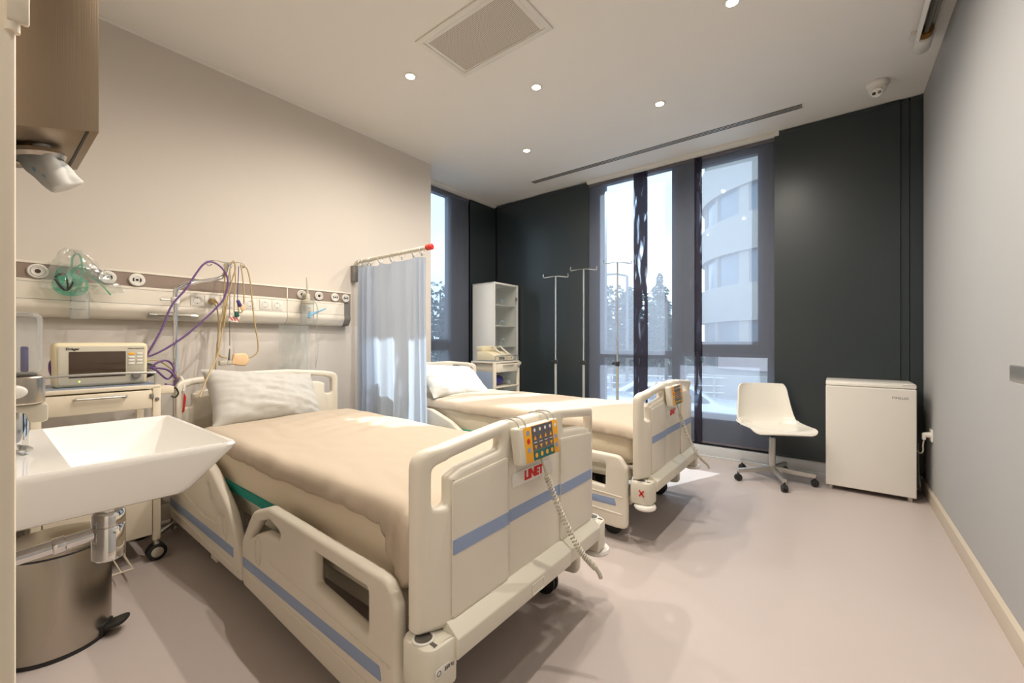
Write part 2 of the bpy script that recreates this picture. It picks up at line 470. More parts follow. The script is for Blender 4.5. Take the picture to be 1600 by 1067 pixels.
# doubled edges with their woven interference
for x0, x1, par in ((-1.7605, -1.6045, sp), (-1.1255, -1.0535, sp3)):
    p = B(); p.b2(x0, x1, 4.458, 4.462, .125, 2.995); ow = obj('overlapping_edge', p, m_wave, par); ow['label'] = 'dark doubled edge with wavy bright streaks'
panel('screen_panel', 'grey sheer panel blind over the narrow side window', 2.965, 3.945, -3.785, .125, 2.985, m_screenf, 'blind', None, 'y')
panel('dark_panel', 'black panel blind in the side recess between narrow window and corner', 3.94, 4.455, -3.755, .11, 2.985, m_black, 'blind', None, 'y')
panel('dark_panel', 'black panel blind in the corner behind the glass cabinet', -3.74, -3.03, 4.47, .11, 3.02, m_black, 'blind')
panel('dark_panel', 'black panel blind left of the big window, behind the first drip stand', -3.03, -2.31, 4.452, .11, 3.02, m_black, 'blind')
panel('dark_panel', 'wide black panel blind right of the big window above the chair', -.435, .404, 4.44, .11, 3.03, m_black, 'blind')
panel('dark_panel', 'narrow black panel strip beside the right corner of the room', .408, .456, 4.452, .11, 3.03, m_black, 'blind')
panel('dark_panel', 'black end panel in the right corner behind the fridge cable', .46, .534, 4.45, .11, 3.03, m_black, 'blind')
# white curtain tracks on the ceiling
b = B()
b.b2(-2.32, -.40, 4.435, 4.495, H-.042, H, .003); b.b2(-2.32, -.40, 4.425, 4.437, H-.036, H, .002)
for k in range(5): b.cyl((-2.1+k*.42, 4.425, H-.02), (-2.1+k*.42, 4.42, H-.02), .006, n=8)
tag(obj('blind_track', b, m_white), 'white ceiling track above the big window', 'blind track')
b = B(); b.b2(-3.79, -3.745, 2.965, 4.44, H-.048, H, .003); b.b2(-3.74, -3.725, 2.965, 4.44, H-.04, H, .002)
tag(obj('blind_track', b, m_white), 'white ceiling track above the narrow side window', 'blind track')
b = B()
for x in (-.392, .47): b.b2(x-.012, x+.012, 4.43, 4.455, H-.03, H, .003)
# ================================================================== CEILING
def downlight(x, y, label):
    r = thing('downlight', label, 'ceiling light', (x, y, H), 0, 'recessed ceiling spotlights')
    q = B(); q.lathe([(.030, -.001), (.031, -.004), (.045, -.004), (.048, -.0005), (.048, .0)], n=32, caps=False); obj('trim_ring', q, m_white, r)
    q = B(); q.lathe([(0, -.006), (.02, -.0055), (.031, -.003), (.031, 0)], n=24); obj('bulb', q, m_lamp, r)
    return r
LIGHTS = [(-2.403, 1.906, 'lit ceiling spotlight over the curtain side of the near bed'),
          (-1.763, 2.565, 'lit ceiling spotlight in the room centre, just beyond the vent grille'),
          (-1.107, 3.35, 'lit ceiling spotlight in front of the big window, under the slot vent'),
          (-2.423, 3.357, 'lit ceiling spotlight over the far bed near the dark corner'),
          (-.455, 2.594, 'lit ceiling spotlight over the open floor at the top edge of view')]
for x, y, l in LIGHTS: downlight(x, y, l)

g = thing('ceiling_vent', 'square white vent with a perforated grey grille set in the ceiling', 'vent', (0, 0, 0))
x0, x1, y0, y1 = -2.096, -1.349, 1.70, 2.142
q = B(); q.plate([(x0, y0), (x1, y0), (x1, y1), (x0, y1)], [[(x0+.035, y0+.035), (x1-.035, y0+.035), (x1-.035, y1-.035), (x0+.035, y1-.035)]], lambda u, v, w: (u, v, H-w), .012, .003)
obj('frame', q, m_white, g)
q = B(); q.plate([(x0+.037, y0+.037), (x1-.037, y0+.037), (x1-.037, y1-.037), (x0+.037, y1-.037)], [[(x0+.062, y0+.06), (x1-.062, y0+.06), (x1-.062, y1-.045), (x0+.062, y1-.045)]], lambda u, v, w: (u, v, H-w), .009, .002)
obj('inner_frame', q, m_white, g)
mg = mat('perforated white grille', (190, 182, 170), .6); nt = mg.node_tree
tc = nt.nodes.new('ShaderNodeTexCoord'); mp = nt.nodes.new('ShaderNodeMapping'); mp.inputs['Scale'].default_value = (95, 95, 0)
vo = nt.nodes.new('ShaderNodeTexVoronoi'); vo.inputs['Randomness'].default_value = 0; vo.inputs['Scale'].default_value = 1
rp = nt.nodes.new('ShaderNodeMapRange'); rp.inputs[1].default_value = .26; rp.inputs[2].default_value = .34
mxr = nt.nodes.new('ShaderNodeMix'); mxr.data_type = 'RGBA'; mxr.inputs[6].default_value = (.22, .2, .18, 1); mxr.inputs[7].default_value = (*lin((205, 198, 186)), 1)
nt.links.new(tc.outputs['Object'], mp.inputs[0]); nt.links.new(mp.outputs[0], vo.inputs['Vector']); nt.links.new(vo.outputs['Distance'], rp.inputs[0])
nt.links.new(rp.outputs[0], mxr.inputs[0]); nt.links.new(mxr.outputs[2], nt.nodes['Principled BSDF'].inputs['Base Color'])
q = B(); q.b2(x0+.06, x1-.06, y0+.058, y1-.043, H-.005, H-.001); obj('grille', q, mg, g)

s_ = thing('slot_vent', 'long slim slot vent with dark slots in the ceiling before the window', 'vent', (0, 0, 0))
q = B()
for k in range(4): q.b2(-2.85, -.21, 4.035+k*.026, 4.043+k*.026, H-.004, H, .0008)
q.b2(-2.856, -2.85, 4.035, 4.121, H-.008, H); q.b2(-.21, -.204, 4.035, 4.121, H-.008, H); obj('frame', q, m_white, s_)
q = B()
for k in range(3): q.b2(-2.85, -.21, 4.043+k*.026, 4.061+k*.026, H-.0035, H-.0005)
obj('slot', q, m_dark, s_)

cm = thing('security_camera', 'white dome security camera on the ceiling above the dark panel', 'camera', (.245, 4.06, H))
q = B(); q.lathe([(.062, 0), (.066, -.004), (.066, -.018), (.058, -.032), (.05, -.036)], n=32); obj('base', q, m_white, cm)
aim = Vector((-.10, -.65, -.75)).normalized()
q = B(); q.sph((0, 0, -.045), .052, 24, 16); obj('dome', q, m_white, cm)
q = B(); q.lathe([(.0355, .0), (.0355, .05), (.033, .054), (0, .054)], Vector((0, 0, -.045))+aim*.005, aim, 28); obj('face', q, m_white, cm)
fx, fy, _ = frame_of(aim)
for k in (-1, 1):
    q = B(); q.lathe([(.0115, 0), (.0115, .002), (.008, .003), (0, .003)], Vector((0, 0, -.045))+aim*.0585+fx*(.0155*k), aim, 18); obj('lens', q, m_dark if k < 0 else m_grey, cm)

uv = thing('tube_lamp', 'white open tube lamp fixed high along the right wall, unlit', 'lamp', (.425, 3.64, 2.975))
q = B()
prof = [(.042*math.cos(a), .042*math.sin(a)) for a in [math.radians(-50+k*28) for k in range(11)]]
q.grid(10, 1, lambda u, v: (prof[round(u*10)][0], -.16-v*1.3, prof[round(u*10)][1]))
q.grid(10, 1, lambda u, v: (prof[round(u*10)][0]*.93, -.16-v*1.3, prof[round(u*10)][1]*.93))
o = obj('housing', q, m_white, uv, recalc=False)
q = B(); q.lathe([(.0, .0), (.03, .0), (.041, .02), (.042, .16), (.036, .162), (0, .162)], (0, 0, 0), (0, -1, 0), 28); obj('end_cap', q, m_white, uv)
q = B(); q.cyl((0, -.162, 0), (0, -.215, 0), .03, n=20); obj('socket', q, m_gold, uv)
q = B(); q.cyl((0, -.215, -.004), (0, -1.44, -.004), .015, n=16); obj('tube', q, m_uv, uv)
q = B(); q.b2(-.015, .015, -.14, -.08, .03, .066, .003); q.b2(-.06, -.03, -.12, -.06, .035, .066, .003); obj('bracket', q, m_white, uv)

# ================================================================== MEDICAL RAIL
mr = thing('bedhead_unit', 'long cream medical supply rail with a taupe band across the left wall', 'medical rail', (0, 0, 0))
YR1 = 1.975
def railprof(y0, y1, name, m, pts):
    q = B(); q.plate([Vector(p) for p in pts], [], lambda u, v, w: (XL+u, y0+w, v), y1-y0, .001); return obj(name, q, m, mr, 60)
body = fillet([(0, 1.27), (.07, 1.272, .04), (.105, 1.33, .05), (.098, 1.365), (.098, 1.468), (0, 1.468)], .004, 6)
railprof(.02, 1.448, 'housing', m_rail, body); railprof(1.452, YR1-.06, 'housing', m_rail, body)
band = [(0, 1.468), (.096, 1.468), (.096, 1.548), (0, 1.548)]
railprof(.02, 1.446, 'band', m_taupe, band); railprof(1.454, YR1, 'band', m_taupe, band)
railprof(.02, YR1, 'top_lip', m_rail, [(0, 1.548), (.1, 1.548), (.1, 1.560), (0, 1.560)])
q = B(); q.b2(XL, XL+.1, 1.446, 1.454, 1.468, 1.549); obj('joint', q, m_rail, mr)
railprof(YR1-.06, YR1, 'end_cap', m_grey, fillet([(0, 1.272), (.07, 1.275, .04), (.101, 1.33, .05), (.094, 1.365), (.094, 1.468), (0, 1.468)], .004, 6))
q = B(); q.b2(XL+.096, XL+.0992, .02, 1.448, 1.362, 1.364); q.b2(XL+.096, XL+.0992, 1.452, YR1-.06, 1.362, 1.364); q.b2(XL+.096, XL+.0988, .02, 1.9, 1.452, 1.4535); obj('groove', q, m_grey, mr)
for yy in (.765,):
    q = B(); q.box((XL+.09, yy, 1.298), (.05, .25, .022), .004, Matrix.Rotation(-.55, 4, 'Y')); obj('reading_light', q, m_satin, mr)
    q = B(); q.box((XL+.094, yy, 1.2955), (.052, .17, .012), .002, Matrix.Rotation(-.55, 4, 'Y')); obj('diffuser', q, m_bezel, mr)
XG = XL+.096
for k, (yy, br) in enumerate(((.196, 1), (.46, 2), (.587, 2), (1.556, 1), (1.694, 1), (1.829, 2), (1.956, 2))):
    if yy > 1.9: yy = 1.925
    R = .038 if k < 3 else .034
    q = B(); q.lathe([(R-.002, 0), (R, .002), (R, .010), (R-.004, .014), (R*.55, .014), (R*.5, .011), (0, .011)], (XG, yy, 1.507), (1, 0, 0), 32); g_ = obj('gas_outlet', q, m_white, mr)
    q = B()
    if br == 1:
        q.cyl((XG+.0105, yy, 1.507), (XG+.0125, yy, 1.507), .011, n=18)
        q.lathe([(R*.68, 0), (R*.72, 0), (R*.72, .0006), (R*.68, .0006)], (XG+.0142, yy, 1.507), (1, 0, 0), 28, False)
    else:
        q.b2(XG+.0105, XG+.0125, yy-.006, yy+.006, 1.501, 1.513)
        for sg in (-1, 1):
            q.lathe([(.014, 0), (.02, 0), (.02, .003), (.014, .003)], (XG+.013, yy, 1.507), (1, 0, 0), 6, False, (0 if sg > 0 else PI)-.6, (0 if sg > 0 else PI)+.6)
    obj('valve', q, m_brown if br == 1 else m_dark, g_)
XS = XL+.098
for yy in (.884, .961, 1.054, 1.196, 1.293, 1.377):
    q = B(); q.b2(XS, XS+.004, yy-.036, yy+.036, 1.373, 1.443, .0015); so = obj('socket', q, m_white, mr)
    q = B(); q.lathe([(.0225, .0005), (.0225, .0045), (.020, .0048), (.019, .0012), (0, .0012)], (XS, yy, 1.408), (1, 0, 0), 24); obj('socket_well', q, m_bezel, so)
    q = B()
    for s2 in (-1, 1): q.cyl((XS+.0012, yy+.0085*s2, 1.408), (XS+.003, yy+.0085*s2, 1.408), .003, n=8); q.b2(XS+.0012, XS+.0045, yy-.003, yy+.003, 1.408+.018*s2-.003, 1.408+.018*s2+.003)
    obj('contact', q, m_brown, so)

# ================================================================== BEDS
LABB = {1: 'near', 2: 'far'}
def disc_caster(q, x, y, r=.06):
    for s2 in (-1, 1): q.cyl((x, y+s2*.014-.009, r), (x, y+s2*.014+.009, r), r, n=24, bev=.006)
def make_bed():
    root = thing('hospital_bed', 'cream hospital bed nearest the camera, its foot panel beside the open floor', 'bed', (-1.935, 1.19, 0), 0, 'adjustable hospital beds')
    # --- chassis
    q = B()
    for y in (-.26, .26): q.b2(-.95, .95, y-.025, y+.025, .14, .20, .006)
    for x in (-.88, .88): q.b2(x-.03, x+.03, -.40, .40, .13, .19, .006)
    for y in (-.3, .3): q.b2(-1.06, 1.06, y-.025, y+.025, .355, .405, .006)
    for y in (-.40, .40): q.b2(-1.0, 1.0, y-.015, y+.015, .335, .404, .005)
    for x in (-.95, -.35, .35, .95): q.b2(x-.025, x+.025, -.42, .42, .36, .40, .005)
    obj('chassis', q, m_cream2, root)
    q = B()
    for x in (-.5, .5): q.cyl((x, 0, .16), (x, 0, .37), .06, n=24, bev=.004); q.box((x, 0, .19), (.3, .2, .08), .01)
    q.tube([(.5, -.12, .18), (.62, -.2, .3), (.72, -.1, .36)], .018, 8, 6); q.tube([(.4, .12, .18), (.3, .2, .25), (.1, .1, .37)], .012, 8, 6)
    obj('lift_column', q, m_dkfr, root)
    q = B(); q.b2(.60, .72, -.12, -.02, .22, .33, .01); q.box((.66, -.10, .20), (.06, .05, .12), .006); obj('motor', q, m_dark, root)
    q = B(); q.b2(-1.03, 1.03, -.43, .43, .405, .425, .006)
    obj('platform', q, m_cream2, root)
    for x in (-.89, .89):
        for y in (-.40, .40):
            q = B(); q.cyl((x, y, .10), (x, y, .17), .02, n=12); q.b2(x-.035, x+.035, y-.022, y+.022, .075, .125, .01); cs = obj('castor', q, m_cream2, root)
            q = B(); disc_caster(q, x, y); obj('wheel', q, m_dark, cs)
    # --- end boards
    outer = fillet([(-.49, .372), (-.49, .846, .055), (-.40, .863, .2), (-.15, .886, .2), (.15, .886, .2), (.40, .863, .2), (.49, .846, .055), (.49, .372)], .01, 6)
    hole = [(-.452, .695, .018), (-.452, .806, .025), (-.40, .822, .1), (-.185, .846, .014), (-.185, .803, .02), (-.36, .787, .03), (-.405, .77, .012), (-.405, .695, .018)]
    holes = [fillet(hole, .01, 4), fillet([(-p[0], *p[1:]) for p in hole][::-1], .01, 4)]
    cuts = [((-.415, 0, 0), (1, 0, 0)), ((.415, 0, 0), (1, 0, 0)), ((-.46, 0, 0), (1, 0, 0)), ((.46, 0, 0), (1, 0, 0))]
    def dfm(v):
        e = max(0, abs(v.x)-.415)
        return Vector((v.x, v.y, v.z-(e*.35+e*e*1.5)))
    for sgn, dz, nm in ((1, 0, 'footboard'), (-1, .06, 'headboard')):
        mp = lambda u, v, w: (sgn*(1.07+w), u*sgn, v+dz)
        q = B(); q.plate(outer, holes, mp, .045, .014, cuts, dfm, 3); fb = obj(nm, q, m_cream, root, 50)
        for s2 in (-1, 1):
            yy0, yy1 = sorted((s2*.158, s2*.402))
            q = B(); q.plate(fillet([(yy0, .39), (yy1, .39), (yy1, .758 if s2 > 0 else .776), (yy0, .776 if s2 > 0 else .758)], .012), [], lambda u, v, w: (sgn*(1.1145+w), u*sgn, v+dz), .007, .003); obj('facing', q, m_cream, fb)
        q = B()
        for a0, a1, xx in ((-.402, -.158, 1.122), (-.158, .158, 1.115), (.158, .402, 1.122)): q.b2(sgn*(xx-.001), sgn*(xx+.0008), a0, a1, .563+dz, .603+dz)
        obj('stripe', q, m_blue, fb)
        # lip along the bottom
        q = B()
        for a0, a1, ex in ((-.42, .17, 0), (.175, .42, -.004)):
            q.plate(fillet([(1.06, .305), (1.158+ex, .305, .008), (1.160+ex, .362, .008), (1.118, .390, .006), (1.06, .390)], .003), [], lambda u, v, w: (sgn*u, sgn*(a0+w), v+dz*.0), a1-a0, .003)
        lp = obj('bumper', q, m_cream2, root)
        q = B(); q.plate(fillet([(-.085, .312), (-.015, .312), (-.015, .350), (-.085, .350)], .004), [fillet([(-.08, .317), (-.02, .317), (-.02, .345), (-.08, .345)], .003)], lambda u, v, w: (sgn*(1.158+w), u*sgn, v), .003, .001)
        obj('vent', q, m_cream2, lp)
        for s2 in (-1, 1):
            cx, cy = sgn*1.078, s2*.464
            pts = fillet([(-.05, -.045, .035), (.068, -.045, .045), (.072, .05, .008), (-.05, .05, .01)], .02, 6)
            q = B(); q.plate(pts, [], lambda u, v, w: (cx+sgn*u, cy-s2*v, .245+w), .122, .012); cb = obj('corner_bumper', q, m_cream2, root)
            q = B(); q.lathe([(.0, .0), (.045, .0), (.055, .005), (.059, .014), (.055, .024), (.03, .028)], (cx+sgn*.03, cy+s2*.012, .218), (0, 0, 1), 28); obj('roller', q, m_white, cb)
            q = B(); q.lathe([(.022, 0), (.03, 0), (.03, .004), (.024, .0045), (.022, .001)], (cx+sgn*.01, cy+s2*.012, .366), (0, 0, 1), 24); obj('socket_ring', q, m_white, cb)
            q = B(); q.cyl((cx+sgn*.01, cy+s2*.012, .3665), (cx+sgn*.01, cy+s2*.012, .3685), .0235, n=20); q.b2(cx+sgn*.028, cx+sgn*.058, cy+s2*.012-.005, cy+s2*.012+.005, .366, .3685); obj('socket_hole', q, m_dkfr, cb)
    # --- side rails
    fo = fillet([(-.02, .125, .03), (-.03, .31, .06), (.08, .455, .09), (.23, .508, .08), (.97, .492, .06), (1.017, .43, .03), (1.017, .085, .04), (.95, .08, .02)], .03, 5)
    fh = [fillet([(.055, .335, .02), (.14, .43, .05), (.24, .462, .03), (.335, .435, .012), (.31, .405, .02), (.20, .405, .05), (.11, .37, .04)], .02, 4),
          fillet([(.575, .335), (.575, .445), (.885, .437), (.885, .305)], .014, 4)]
    ro = fillet([(-1.075, .13, .04), (-1.085, .46, .08), (-.95, .60, .08), (-.62, .60, .15), (-.40, .53, .15), (-.17, .40, .15), (-.06, .24, .1), (-.032, .125, .02)], .03, 5)
    rh = [fillet([(-.95, .42), (-.93, .52), (-.75, .53), (-.70, .45), (-.80, .41)], .03, 4),
          fillet([(-.455, .455), (-.43, .455), (-.395, .39), (-.42, .385)], .006, 3), fillet([(-.30, .345), (-.275, .345), (-.23, .27), (-.255, .265)], .006, 3)]
    for s2 in (-1, 1):
        for nm, ol, hl in (('f', fo, fh), ('r', ro, rh)):
            q = B(); q.plate(ol, hl, lambda u, v, w: (u, s2*(.468+w), v), .042, .015, steps=3); sr = obj('side_rail', q, m_cream, root, 55)
            q = B()
            if nm == 'f': q.plate(fillet([(-.01, .207), (.955, .207), (.945, .247), (-.012, .247)], .006), [], lambda u, v, w: (u, s2*(.5097+w), v), .0012, .0003)
            else: q.plate(fillet([(-1.07, .207), (-.115, .207), (-.115, .250), (-1.07, .250)], .004), [], lambda u, v, w: (u, s2*(.5097+w), v), .0012, .0003)
            obj('stripe', q, m_blue, sr)
            q = B()
            if nm == 'f':
                q.tube([(.14+.028*math.cos(a), s2*.51, .315+.055*math.sin(a)) for a in [k*PI/12 for k in range(24)]], .004, 6, closed=True)
                q.tube([(.0, s2*.509, .19), (.5, s2*.5095, .185), (.99, s2*.509, .165)], .005, 6)
                q.tube([(.22, s2*.509, .30), (.55, s2*.5095, .285), (.99, s2*.509, .262)], .005, 6)
            else:
                q.tube([(-.21+.028*math.cos(a), s2*.51, .315+.055*math.sin(a)) for a in [k*PI/12 for k in range(24)]], .004, 6, closed=True)
                q.tube([(-1.05, s2*.509, .19), (-.5, s2*.5095, .18), (-.06, s2*.509, .165)], .005, 6)
                q.tube([(-.9, s2*.509, .34), (-.5, s2*.5095, .29), (-.3, s2*.509, .30)], .005, 6)
            obj('moulding', q, m_cream, sr)
            q = B(); xm = .35 if nm == 'f' else -.45
            q.b2(xm-.05, xm+.05, s2*.40, s2*.47, .10, .16, .01); q.b2(xm-.02, xm+.06, s2*.43, s2*.49, .085, .115, .006); q.b2(xm-.03, xm+.03, s2*.36, s2*.44, .12, .38, .008)
            obj('rail_hinge', q, m_cream2, sr)
    return root
bed1 = make_bed()
# nameplate and handset hang on each foot panel
def label_plate(bed):
    q = B(); q.plate(fillet([(-.135, .668), (.105, .668), (.105, .715), (-.135, .715)], .002), [], lambda u, v, w: (1.1155+w, u, v), .002, .0005)
    lp = obj('nameplate', q, m_white, bed); lp['label'] = 'white nameplate with red lettering'
    text('lettering', 'LINET', .042, m_redp, lp, (1.1182, -.015, .6915), FX, bold=.0022, sx=1.0)
    return lp
label_plate(bed1)
q = B(); q.plate(fillet([(-.036, -.012), (.036, -.012), (.036, .012), (-.036, .012)], .002), [], lambda u, v, w: (1.1475+w, -.452+u, .305+v), .0014, .0003)
lb = obj('load_label', q, m_white, bed1)
lb['label'] = 'small white load label'
text('lettering', '250 kg', .0135, m_print, lb, (1.1492, -.442, .305), FX, sx=.9)
q = B(); q.lathe([(.006, 0), (.0075, 0), (.0075, .0005), (.006, .0005)], (1.149, -.477, .305), (1, 0, 0), 6, False); obj('symbol', q, m_print, lb)
bed2 = dup(bed1, (-1.935, 2.735, 0), 0, 'cream hospital bed farther away, standing between the curtain and the big window')
for c in list(bed2.children):
    if c.name.startswith('load_label'):
        for g_ in list(c.children): bpy.data.objects.remove(g_)
        bpy.data.objects.remove(c)
q = B(); q.box((.955, -.5125, .345), (.035, .001, .006), 0, Matrix.Rotation(.9, 4, 'Y')); q.box((.955, -.5125, .345), (.035, .001, .006), 0, Matrix.Rotation(-.9, 4, 'Y'))
q2 = B()
for a in (.9, -.9): q2.box((1.10, -.5105, .31), (.042, .0015, .007), 0, Matrix.Rotation(a, 4, 'Y'))
x_ = obj('cross_mark', q2, m_redp, bed2); x_['label'] = 'red cross mark on the corner'

def handset(loc, label):
    r = thing('bed_handset', label, 'bed control', loc, 0, 'bed control handsets')
    r.rotation_euler = (0, -.12, 0)
    q = B(); q.plate(fillet([(-.118, -.060, .012), (.118, -.060, .012), (.122, .060, .012), (-.122, .060, .012)], .01, 5), [], lambda u, v, w: (w, u, v), .034, .01, steps=3); obj('case', q, m_cream2, r)
    q = B(); q.plate(fillet([(-.088, -.057), (.108, -.057), (.111, .055), (-.091, .055)], .006), [], lambda u, v, w: (.0338+w, u, v), .0012, .0004); fp = obj('key_panel', q, m_orange, r); fp['label'] = 'orange key panel'
    q = B(); q.b2(.0348, .0356, -.048, .076, -.025, .054); obj('key_field', q, m_keyg, fp)
    q = B(); q.b2(.0348, .0356, -.048, .076, -.056, -.026); obj('key_field', q, m_keyt, fp)
    q = B()
    for k in range(4):
        y = -.032+k*.031
        for z, dn in ((.014, 1), (-.014, -1)):
            v = [q._v((.0362, y-.008, z-.005*dn)), q._v((.0362, y+.008, z-.005*dn)), q._v((.0362, y, z+.009*dn))]; q._f(v)
        q.lathe([(.008, 0), (0, .0004)], (.0362, y, -.041), (1, 0, 0), 12, caps=False)
    obj('arrow_key', q, m_orange, fp)
    q = B()
    for k in range(4): y = -.032+k*.031; q.b2(.0358, .0364, y-.009, y+.009, -.001, .001) ; q.lathe([(.006, 0), (0, .0004)], (.0362, y, .040), (1, 0, 0), 12, caps=False, )
    q.lathe([(.007, 0), (0, .0004)], (.0362, .093, .038), (1, 0, 0), 12, caps=False)
    obj('symbol', q, m_keyw, fp)
    q = B()
    for z in (.036, -.018): q.lathe([(.009, 0), (0, .0004)], (.0354, -.069, z), (1, 0, 0), 14, caps=False)
    for z in (.0, -.03): q.lathe([(.009, 0), (0, .0004)], (.0354, .093, z), (1, 0, 0), 14, caps=False)
    obj('round_key', q, m_blue, fp)
    q = B(); q.lathe([(.009, 0), (0, .0004)], (.0354, -.069, .010), (1, 0, 0), 14, caps=False); obj('stop_key', q, m_red, fp)
    for y in (-.085, .085):
        q = B(); q.tube([(.03, y-.018, .05), (.012, y-.018, .082), (-.05, y-.018, .086), (-.062, y-.018, .05)], .0025, 6, 5); q.tube([(.03, y+.018, .05), (.012, y+.018, .082), (-.05, y+.018, .086), (-.062, y+.018, .05)], .0025, 6, 5); q.tube([(.03, y-.018, .055), (.03, y+.018, .055)], .0025, 6)
        obj('hook', q, m_satin, r)
    q = B()
    pts = [Vector((.022, .009, -.058)), Vector((.03, .014, -.09)), Vector((.03, .02, -.12))]
    q.tube(pts, .005, 8, 6)
    # coiled lead
    ax = smoothpath([(.03, .02, -.12), (.045, .06, -.25), (.085, .092, -.38), (.125, .115, -.44)], 40)
    co = []; turns = 34; N = len(ax)*7
    for i in range(N):
        f = i/(N-1)*(len(ax)-1); k = min(int(f), len(ax)-2); p = ax[k].lerp(ax[k+1], f-k)
        d = (ax[k+1]-ax[k]); x, y, _ = frame_of(d); a = 2*PI*turns*i/(N-1)
        co.append(p+x*.0078*math.cos(a)+y*.0078*math.sin(a))
    q.tube(co, .0032, 5)
    q.tube([ax[-1], ax[-1]+Vector((.008, .006, -.018)), ax[-1]+Vector((.012, .008, -.035))], .007, 8, 4)
    obj('coiled_lead', q, m_bezel, r)
    return r
hs1 = handset((-.81, 1.155, .805), 'bed handset with orange key panel hanging on the near foot panel')
dup(hs1, (-.81, 2.67, .805), None, 'bed handset with orange key panel hanging on the far bed, before the window').rotation_euler = (0, -.12, 0)

# mattresses
def mattress(yc, label):
    r = thing('mattress', label, 'mattress', (-1.935, yc, .425), 0, 'mattresses')
    q = B(); q.plate(fillet([(-1.02, -.435, .06), (1.03, -.435, .06), (1.03, .435, .06), (-1.02, .435, .06)], .06, 6), [], lambda u, v, w: (u, v, .003+w), .202, .038, steps=4)
    obj('cover', q, m_mattress, r)
    q = B(); q.b2(-1.02, .22, -.447, .447, .001, .040, .008); obj('base_layer', q, m_teal, r)
    return r
ma1 = mattress(1.19, 'thick cream mattress under the peach sheet on the near bed')
dup(ma1, (-1.935, 2.735, .425), None, 'thick cream mattress under the peach sheet on the far bed')

# peach duvet sheets
def sheet(yc, label, seed, nearflap=True):
    q = B()
    x0, x1 = -.78 if seed == 1 else -.78, 1.045
    HW = .440; r = .026
    def fn(u, v):
        x = x0+(x1-x0)*u
        drop_n = .050+.006*math.sin(x*5+seed)+.003*math.sin(x*17)
        if x > .86 and nearflap: drop_n += .15*min(1, (x-.86)/.10)*(1-.35*abs(x-.97)/.07)
        drop_f = .07+.01*math.sin(x*5)
        tot_n, tot_f = drop_n, drop_f
        s = -(HW+tot_n)+(2*HW+tot_n+tot_f)*v
        top = .655+.010*math.cos(s/HW*1.5) if abs(s) < HW else .656
        top -= .018*max(0, (u-.85)/.15)**2
        k = noise.noise(Vector((x*2.2, s*2.6, seed*7.3)))*.010+noise.noise(Vector((x*7, s*3, seed*3.1)))*.004
        k += .004*math.sin(x*9+s*3+seed)*math.exp(-((s+.1)/.3)**2)
        if seed == 1: k += .0075*math.sin((x+s*.35)*42+2.5*noise.noise(Vector((x*3, s*3, 1))))*math.exp(-((s-.12)/.2)**2-((x+.30)/.33)**2)
        k += .006*abs(noise.noise(Vector((x*3.5+s*2, s*9, seed*5.1))))
        if abs(s) <= HW-r:
            return Vector((x, s, top+k))
        e = abs(s)-(HW-r); sg = 1 if s > 0 else -1
        if e < r*PI/2:
            a = e/r
            return Vector((x, sg*(HW-r+r*math.sin(a)), top-r+r*math.cos(a)+k*.8))
        e -= r*PI/2
        wob = (.008*math.sin(x*23+seed)+(.016*math.sin(x*70) if x > .86 else 0))*min(1, e/.05)+.012*noise.noise(Vector((x*9, e*5, seed)))
        return Vector((x, sg*(HW+.004+abs(wob)), top-r-e))
    q.grid(110, 60, fn)
    o = obj('bed_sheet', q, m_sheet, None, 80)
    o.location = (-1.935, yc, 0)
    md = o.modifiers.new('thick', 'SOLIDIFY'); md.thickness = .008; md.offset = 1
    tag(o, label, 'bed sheet', 'peach bed sheets')
    return o
sheet(1.19, 'peach sheet with sunlit streaks covering the near bed', 1)
sheet(2.735, 'smooth peach sheet covering the far bed by the window', 2, False)

# pillows
def pillow(loc, rot, size, label, seed):
    q = B(); W, Hh, T = size
    def fn(sgn):
        def f(u, v):
            a, c = u*2-1, v*2-1
            # cushion corners pulled out into ears
            px = a*(1-.08*(1-abs(c)**2.2)); pz = c*(1-.15*(1-abs(a)**2.2))
            th = (max(0, 1-abs(a)**2.6)**.55)*(max(0, 1-abs(c)**2.6)**.55)
            wr = noise.noise(Vector((a*2.2+c, c*7+a*2.5, seed)))*.10*(1-.35*th)+noise.noise(Vector((a*9, c*7, seed+4)))*.05+.05*abs(noise.noise(Vector((a*3, c*11+a*4, seed+9))))
            rad = math.sin((abs(a)*9+c*5)+seed)*.012*(abs(a)**2)
            return Vector((px*W/2, sgn*(T/2*th+T*.5*(wr*1.5+rad*1.6)*(th**.4)), pz*Hh/2))
        return f
    q.grid(48, 34, fn(1)); q.grid(48, 34, fn(-1))
    bmesh.ops.remove_doubles(q.bm, verts=q.bm.verts[:], dist=.0008)
    o = obj('pillow', q, m_pillow, None, 70)
    o.location = loc; o.rotation_euler = rot
    return tag(o, label, 'pillow', 'pale pillows')
pillow((-2.84, 1.135, .783), (math.radians(-34), math.radians(6), math.radians(97)), (.70, .40, .24), 'creased pale grey pillow propped against the headboard of the near bed', 3)
pillow((-2.74, 2.66, .785), (math.radians(-50), math.radians(4), math.radians(90)), (.74, .42, .16), 'smooth white pillow on the far bed behind the curtain', 5)

# red tag tied to the near headboard
t_ = thing('red_tag', 'small red tag tied to the near bed headboard with a white cord', 'tag', (-2.985, .735, .80))
q = B(); q.plate(fillet([(-.004, -.07, .003), (.004, -.07, .003), (.013, .015), (.002, .05)], .004), [], lambda u, v, w: (w, u, v), .008, .003); obj('flag', q, m_red, t_)
q = B(); q.tube([(.004, 0, .05), (-.01, .008, .085), (-.05, .0, .132), (-.08, -.01, .10)], .006, 8, 6); obj('tie', q, m_white, t_)

